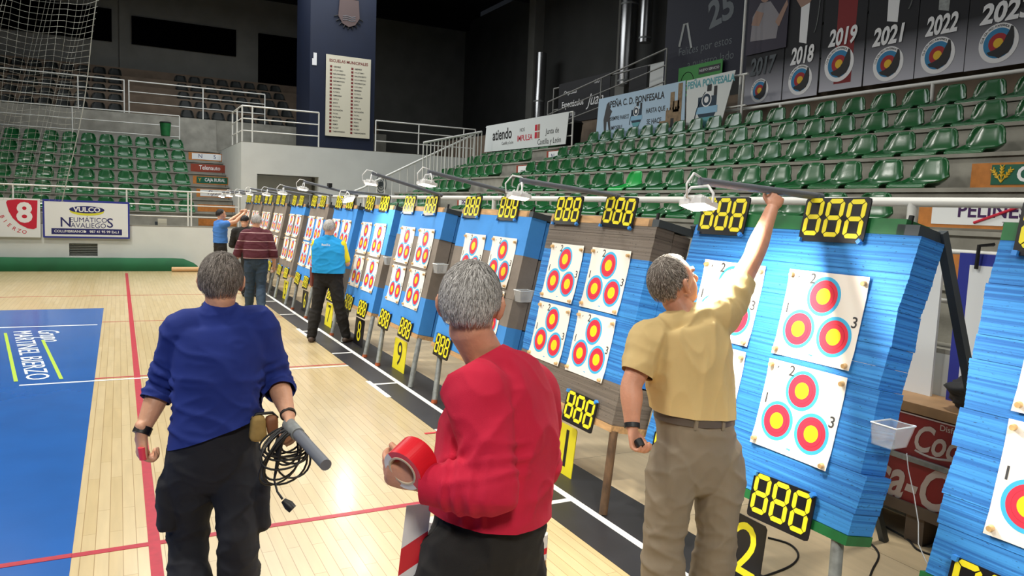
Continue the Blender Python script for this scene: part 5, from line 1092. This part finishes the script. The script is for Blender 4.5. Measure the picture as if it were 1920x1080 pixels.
rd = person(J, dict(base=base, s=1.0, hs=.97, neckcut=(dp(862, 690, D - .03), dp(968, 631, D + .06)), nct=.0, vox=.0052, label='grey-haired man in a crimson sweater holding a roll of barrier tape', hairm=GL[0], strm=GL, nstr=13000, hl=.03, ht=.9, seed=4, skin=SKINR,
    handL=dict(n=V((.45, .75, .35)), side=-1, d=(dp(750, 893, D - .17) - dp(788, 905, D - .18)), curl=(.62, .7, .75, .8), thumb=.3), handR=dict(n=V((.3, -.8, .5)), side=1, d=V((-.9, -.3, .1)), curl=(.5, .5, .5, .5)),
    topname='sweater', topm=REDS, trm=BLKT, se=.026, slv=8, ringamp=.007, low=.22, hem=(dp(832, 962, D - .05), dp(1003, 950, D + .12)), famp=.012, fs=(5, 5, 5), belly=.015, bw=.94, cuff=.02, te=.02))
root = empty('barrier_tape_roll', tp, label='roll of red and white barrier tape held by the man in crimson', cat='tape roll')
TW = mat('tape white', 'E6E2DE', .3); TRD = mat('tape red', 'D8202C', .3)
ax = (CM @ V((-.50, -.42, .75))).normalized(); u = (CM @ V((1, 0, 0))); u = (u - ax * u.dot(ax)).normalized(); v = ax.cross(u)
def ringpart(a0, a1, r0, r1, w_, m, nm):
    n = 10 if a1 - a0 < 3 else 36; vs = []; fs = []
    for k in range(n + 1):
        a = a0 + (a1 - a0) * k / n; d = u * math.cos(a) + v * math.sin(a)
        vs += [d * r0 - ax * w_, d * r1 - ax * w_, d * r1 + ax * w_, d * r0 + ax * w_]
    for k in range(n):
        for i in range(4): fs.append((k * 4 + i, k * 4 + (i + 1) % 4, (k + 1) * 4 + (i + 1) % 4, (k + 1) * 4 + i))
    fs += [(3, 2, 1, 0), (n * 4, n * 4 + 1, n * 4 + 2, n * 4 + 3)]; q = MB(); q.add(vs, fs, m); return q.build(nm, root)
for k in range(6): ringpart(k * math.pi / 3 + .3, (k + 1) * math.pi / 3 + .3, .040, .056, .034, (TRD, TRD, TW, TRD, TW, TRD)[k], 'tape_winding')
ringpart(0, 2 * math.pi, .036, .041, .036, mat('cardboard core', 'CDBFA8', .8), 'core')
# tape hanging down, and the easel wound with it
root = empty('barrier_tape', dp(790, 940, D - .05), label='strip of red and white barrier tape hanging from the roll to the floor', cat='tape')
o0 = dp(790, 940, D - .05); top_ = dp(786, 945, D - .05); bot_ = V((top_.x - .06, top_.y + .06, .01)); wdv = CM @ V((1, .12, 0)) * .034
NS = 14
def tq(t, s_): return top_.lerp(bot_, t) + wdv * s_ * (1 + .0 * t) + V((0, .015 * math.sin(t * 5), 0)) - o0
mb = MB(); 
for k in range(NS):
    t0, t1 = k / NS, (k + 1) / NS; sl = .55 / NS; m = TW if k % 2 == 0 else TRD
    mb.add([tq(max(0, t0 + sl), -1), tq(max(0, t0), 1), tq(t1, 1), tq(min(1, t1 + sl), -1)], [(0, 1, 2, 3)], m)
mb.add([tq(0, -1), tq(0, 1), tq(.55 / NS, -1)], [(0, 1, 2)], TW); o = mb.build('strip', root); sm_ = o.modifiers.new('t', 'SOLIDIFY'); sm_.thickness = .0006
ea = dp(815, 985, 2.6); eb = dp(1010, 1010, 2.6); root = empty('wooden_easel', V((ea.x + .1, ea.y, 0)), label='small wooden easel wrapped with red and white tape behind the man in crimson', cat='easel'); o0 = V((ea.x + .1, ea.y, 0))
for (t_, f_) in ((ea, V((ea.x - .06, ea.y - .1, 0))), (eb, V((eb.x + .06, eb.y - .02, 0))), (ea + V((.03, .03, 0)), V((ea.x + .05, ea.y + .4, 0)))):
    q = MB(); d_ = (f_ - t_); u_ = V((1, 0, 0)) * .02; v_ = V((0, 1, 0)) * .012; q.add([t_ + u_ * i + v_ * j - o0 for i, j in ((-1, -1), (1, -1), (1, 1), (-1, 1))] + [f_ + u_ * i + v_ * j - o0 for i, j in ((-1, -1), (1, -1), (1, 1), (-1, 1))], [(0, 1, 2, 3), (7, 6, 5, 4), (0, 4, 5, 1), (1, 5, 6, 2), (2, 6, 7, 3), (3, 7, 4, 0)], WOOD); q.build('leg', root)
q = MB(); q.tube([ea - o0, eb - o0], .018, WOOD, n=8); q.build('crossbar', root)
for c_ in (ea, eb):
    q = MB()
    for k in range(4): q.tube([c_ - o0 + V((0, 0, .02 - .022 * k)), c_ - o0 + V((0, 0, -.002 - .022 * k))], .032, (TW, TW, TRD, TW)[k], n=10)
    q.build('tape_wrap', root)
# ---- man in the yellow shirt
D = 3.33
J = dict(head=dp(1264, 530, D), face=V((.90, .02, .40)), up=V((-.40, -.0, .9)), neck=dp(1283, 588, D - .02), shL=dp(1219, 640, D - .05), shR=dp(1352, 592, D + .04),
         elL=dp(1184, 722, D - .10), wrL=dp(1185, 800, D - .16), elR=dp(1411, 485, D + .20), wrR=dp(1447, 392, D + .38),
         hipL=dp(1264, 866, D - .02), hipR=dp(1349, 866, D + .05), knL=dp(1244, 1005, D - .02), knR=dp(1343, 1005, D + .04), toeL=away(50), toeR=away(60))
J['anL'] = V((dp(1243, 1150, D).x, dp(1243, 1150, D).y, .08)); J['anR'] = V((dp(1322, 1150, D + .05).x, dp(1322, 1150, D + .05).y, .08)); base = (J['anL'] + J['anR']) / 2; base.z = 0
YS = cloth('sand yellow jersey', 'D2B67C', .05); KH = cloth('khaki cotton', '887B68', .06)
def yline(d):
    if d.y > .35: return d.z - (.72 + .3 * max(0, d.y - .4))
    return hline(d)
ye = person(J, dict(base=base, s=1.0, hs=1.07, vox=.0055, label='man in a sand yellow t-shirt reaching up to the lamp arm with his right hand', hairm=GB[1], strm=GB + [GB[1]], nstr=9000, hl=.017, ht=.5, seed=6, skin=SKINR, line=yline,
    handL=dict(n=V((.4, -.8, .1)), side=-1, d=(dp(1193, 840, D - .18) - dp(1187, 800, D - .16)), curl=(.7, .75, .8, .8), thumb=.4), handR=dict(n=V((.5, .55, .2)), side=1, d=(dp(1466, 350, D + .45) - dp(1447, 392, D + .38)), curl=(.55, .55, .6, .6), thumb=.4),
    topname='t_shirt', topm=YS, trm=KH, se=.022, sctR=.60, sctL=.74, aw=1.1, slv=4, famp=.014, fs=(7, 7, 2.4), low=.2, cax=.105, hem=(dp(1235, 764, D), dp(1382, 780, D)), te=.019, cuff=.024, belly=.01, cvox=.008))
band('wristband', J['wrL'] - (J['wrL'] - J['elL']).normalized() * .005, J['wrL'], .033, BLKRUB, ye, .02)
hm = (J['hipL'] + J['hipR']) / 2; mid = (J['shL'] + J['shR']) / 2; hac = (J['hipR'] - J['hipL']).normalized()
bc = hm.lerp(mid, .355); fw = hac.cross(V((0, 0, 1))); mb = MB()
ring = [bc + hac * (.180 * math.cos(a)) + fw * (.146 * math.sin(a)) for a in np.linspace(0, 2 * math.pi, 41)[:-1]]
n = len(ring); mb.add([p - V((0, 0, .02)) for p in ring] + [p + V((0, 0, .02)) for p in ring], [(i, (i + 1) % n, n + (i + 1) % n, n + i) for i in range(n)], mat('belt', '5A5048', .6)); attach(mb.build('belt', None, True), ye)
for a in (1.2, 1.95, .4, -1.2, -1.95):
    c_ = bc + hac * (.180 * math.cos(a)) + fw * (.142 * math.sin(a)); mb = MB(); mb.box(c_ - V((.008, .008, .03)), c_ + V((.008, .008, .03)), KH); attach(mb.build('belt_loop', None), ye)
for q in 'LR':
    z = (J['hip' + q].lerp(J['kn' + q], .86)); mb = MB(); mb.tube([z + V((.0, 0, -.004)), z + V((0, 0, .004))], .088, mat('khaki seam', '7A6E5B', .8), n=28); attach(mb.build('zip_seam', None, True), ye)
tag(MB().tube([dp(1196, 825, D - .2), dp(1203, 838, D - .22)], .018, BLKRUB, n=10).build('dark_object', smooth=True), 'small dark object held in the yellow-shirted man\'s left hand', 'object')
# ---- man in the light blue vest
def simple(px, top, feet, dirdeg, opts, arms, g=None):
    f = gd(*feet); dd = -(CM.transposed() @ (f - CP)).z; Zs = H - 0; t = dp(px, top, dd); ht = t.z; k = ht / 1.75
    F_ = away(dirdeg); Rr = V((F_.y, -F_.x, 0)); b = V((f.x, f.y, 0)); P_ = lambda r, fwd, z: b + Rr * r * k + F_ * fwd * k + V((0, 0, z * k))
    J = dict(head=P_(0, .02, 1.63), face=opts.pop('face', F_ + V((0, 0, -.1))), neck=P_(0, 0, 1.49), shL=P_(-.175, 0, 1.41), shR=P_(.175, 0, 1.41), hipL=P_(-.09, 0, .93), hipR=P_(.09, 0, .93),
             knL=P_(-.11, .03, .50), knR=P_(.11, .03, .50), anL=P_(-.13, 0, .08), anR=P_(.13, -.02, .08), toeL=F_ - Rr * .2, toeR=F_ + Rr * .2)
    for q, (e, w_) in arms.items(): J['el' + q] = P_(*e); J['wr' + q] = P_(*w_)
    for kk, vv in opts.pop('legs', {}).items(): J[kk] = P_(*vv)
    return J, dict(base=b, s=k, hs=k, vox=.009, cvox=.011, nstr=1800, handL=dict(n=Rr, side=-1, curl=(.5,) * 4), handR=dict(n=-Rr, side=1, curl=(.5,) * 4), **opts, low=.2, hem=(P_(-.15, 0, 1.0), P_(.15, 0, 1.0))), P_, F_, Rr
VEST = cloth('sky blue fleece', '1796D6')
J, O, P_, F_, Rr = simple(630, 412, (614, 641), 30, dict(label='man in a sky blue vest with yellow sleeves facing the targets', hairm=GL[2], strm=GL, seed=8, hl=.025, topname='fleece_vest', topm=VEST, trm=BLKT, collar=True, slv=0, se=.03, ht=.8, belly=.02, bw=1.2, legs=dict(knL=(-.17, .02, .48), anL=(-.22, -.05, .08), knR=(.17, .0, .48), anR=(.26, .05, .08)), shoem=mat('trainer', '4A3A30', .6)), dict(L=((-.23, .10, 1.14), (-.16, .30, 1.12)), R=((.25, .06, 1.14), (.17, .28, 1.12))))
vm = person(J, O)
for q in 'LR':
    sk = SK(); S, E = J['sh' + q], J['el' + q]; sk.limb([S, S.lerp(E, .4), S.lerp(E, .85)], [.072, .066, .060], n=16, steps=4); fuse('sleeve', sk, mat('yellow sleeve', 'DDD21E', .8), .01, vm, 3)
mb = MB(); mb.text('BeniTo', 0, 0, .04, PW, z=0, bold=.03); o = mb.build('back_lettering'); o.matrix_world = basis(P_(0, -.152, 1.40), Rr, V((0, 0, 1))); attach(o, vm)
MB_ = MB(); c_ = P_(-.24, .02, .93); MB_.box((-.02, -.06, -.13), (.02, .06, .13), mat('quiver leather', '6A2E22', .6)); tag(MB_.build('hip_quiver', M=Matrix.Translation(c_)), 'brown leather quiver hanging at the vested man\'s left hip', 'quiver')
# ---- man in the striped maroon sweater
STR = cloth('maroon stripes', '551F2A'); nt, bb = nodes(STR)
tc = nt.nodes.new('ShaderNodeTexCoord'); sp = nt.nodes.new('ShaderNodeSeparateXYZ'); nt.links.new(tc.outputs['Object'], sp.inputs[0])
m1 = nt.nodes.new('ShaderNodeMath'); m1.operation = 'MULTIPLY'; m1.inputs[1].default_value = 7.2; nt.links.new(sp.outputs['Z'], m1.inputs[0]); m2 = nt.nodes.new('ShaderNodeMath'); m2.operation = 'FRACT'; nt.links.new(m1.outputs[0], m2.inputs[0])
m3 = nt.nodes.new('ShaderNodeMath'); m3.operation = 'LESS_THAN'; m3.inputs[1].default_value = .06; nt.links.new(m2.outputs[0], m3.inputs[0]); mx = nt.nodes.new('ShaderNodeMixRGB'); mx.inputs[1].default_value = lin('551F2A'); mx.inputs[2].default_value = lin('C9A9A4'); nt.links.new(m3.outputs[0], mx.inputs[0]); nt.links.new(mx.outputs[0], bb.inputs['Base Color'])
JEAN = cloth('blue jeans', '2C3E50', .2)
J, O, P_, F_, Rr = simple(477, 402, (480, 592), 8, dict(label='man in a maroon sweater with thin pale stripes walking away', hairm=GL[1], strm=GL, seed=9, hl=.025, topname='striped_sweater', topm=STR, trm=JEAN, se=.03, collar=True, belly=.03, bw=1.08, legs=dict(knL=(-.10, .08, .5), anL=(-.12, .22, .09), knR=(.08, .02, .5), anR=(.08, -.30, .12)), shoem=mat('brown shoe', '5A3E28', .6)), dict(L=((-.30, .02, 1.12), (-.34, .10, .88)), R=((.28, -.04, 1.12), (.30, .10, .86))))
person(J, O)
# ---- man in black, partly hidden, and young man in blue by the far wall
J, O, P_, F_, Rr = simple(462, 402, (470, 556), 20, dict(label='man in a black shirt bending to the far targets beside the striped sweater', hairm=mat('black hair', '1A1614', .6), seed=10, topname='shirt', topm=BLKT, trm=BLKT, face=V((.5, .8, -.4)), se=.03), dict(L=((-.27, .05, 1.12), (-.20, .28, 1.1)), R=((.26, .1, 1.12), (.18, .32, 1.15))))
for k_ in ('head', 'neck', 'shL', 'shR', 'elL', 'elR', 'wrL', 'wrR'): J[k_] = J[k_] + V((-.12, 0, -.02))
person(J, O)
g_ = pf = at(413, 392, 2, 1.74); TS = cloth('mid blue t-shirt', '3F77C0')
J, O, P_, F_, Rr = simple(415, 392, (413, 538), 75, dict(label='young dark-haired man in a blue t-shirt raising both arms to the last targets', hairm=mat('black hair', '1A1614', .6), seed=11, topname='t_shirt', topm=TS, trm=BLKT, slv=3, se=.024, hl=.02, face=V((.9, .3, .05))), dict(L=((-.20, .26, 1.46), (-.12, .50, 1.66)), R=((.20, .26, 1.48), (.12, .50, 1.68))))
person(J, O)
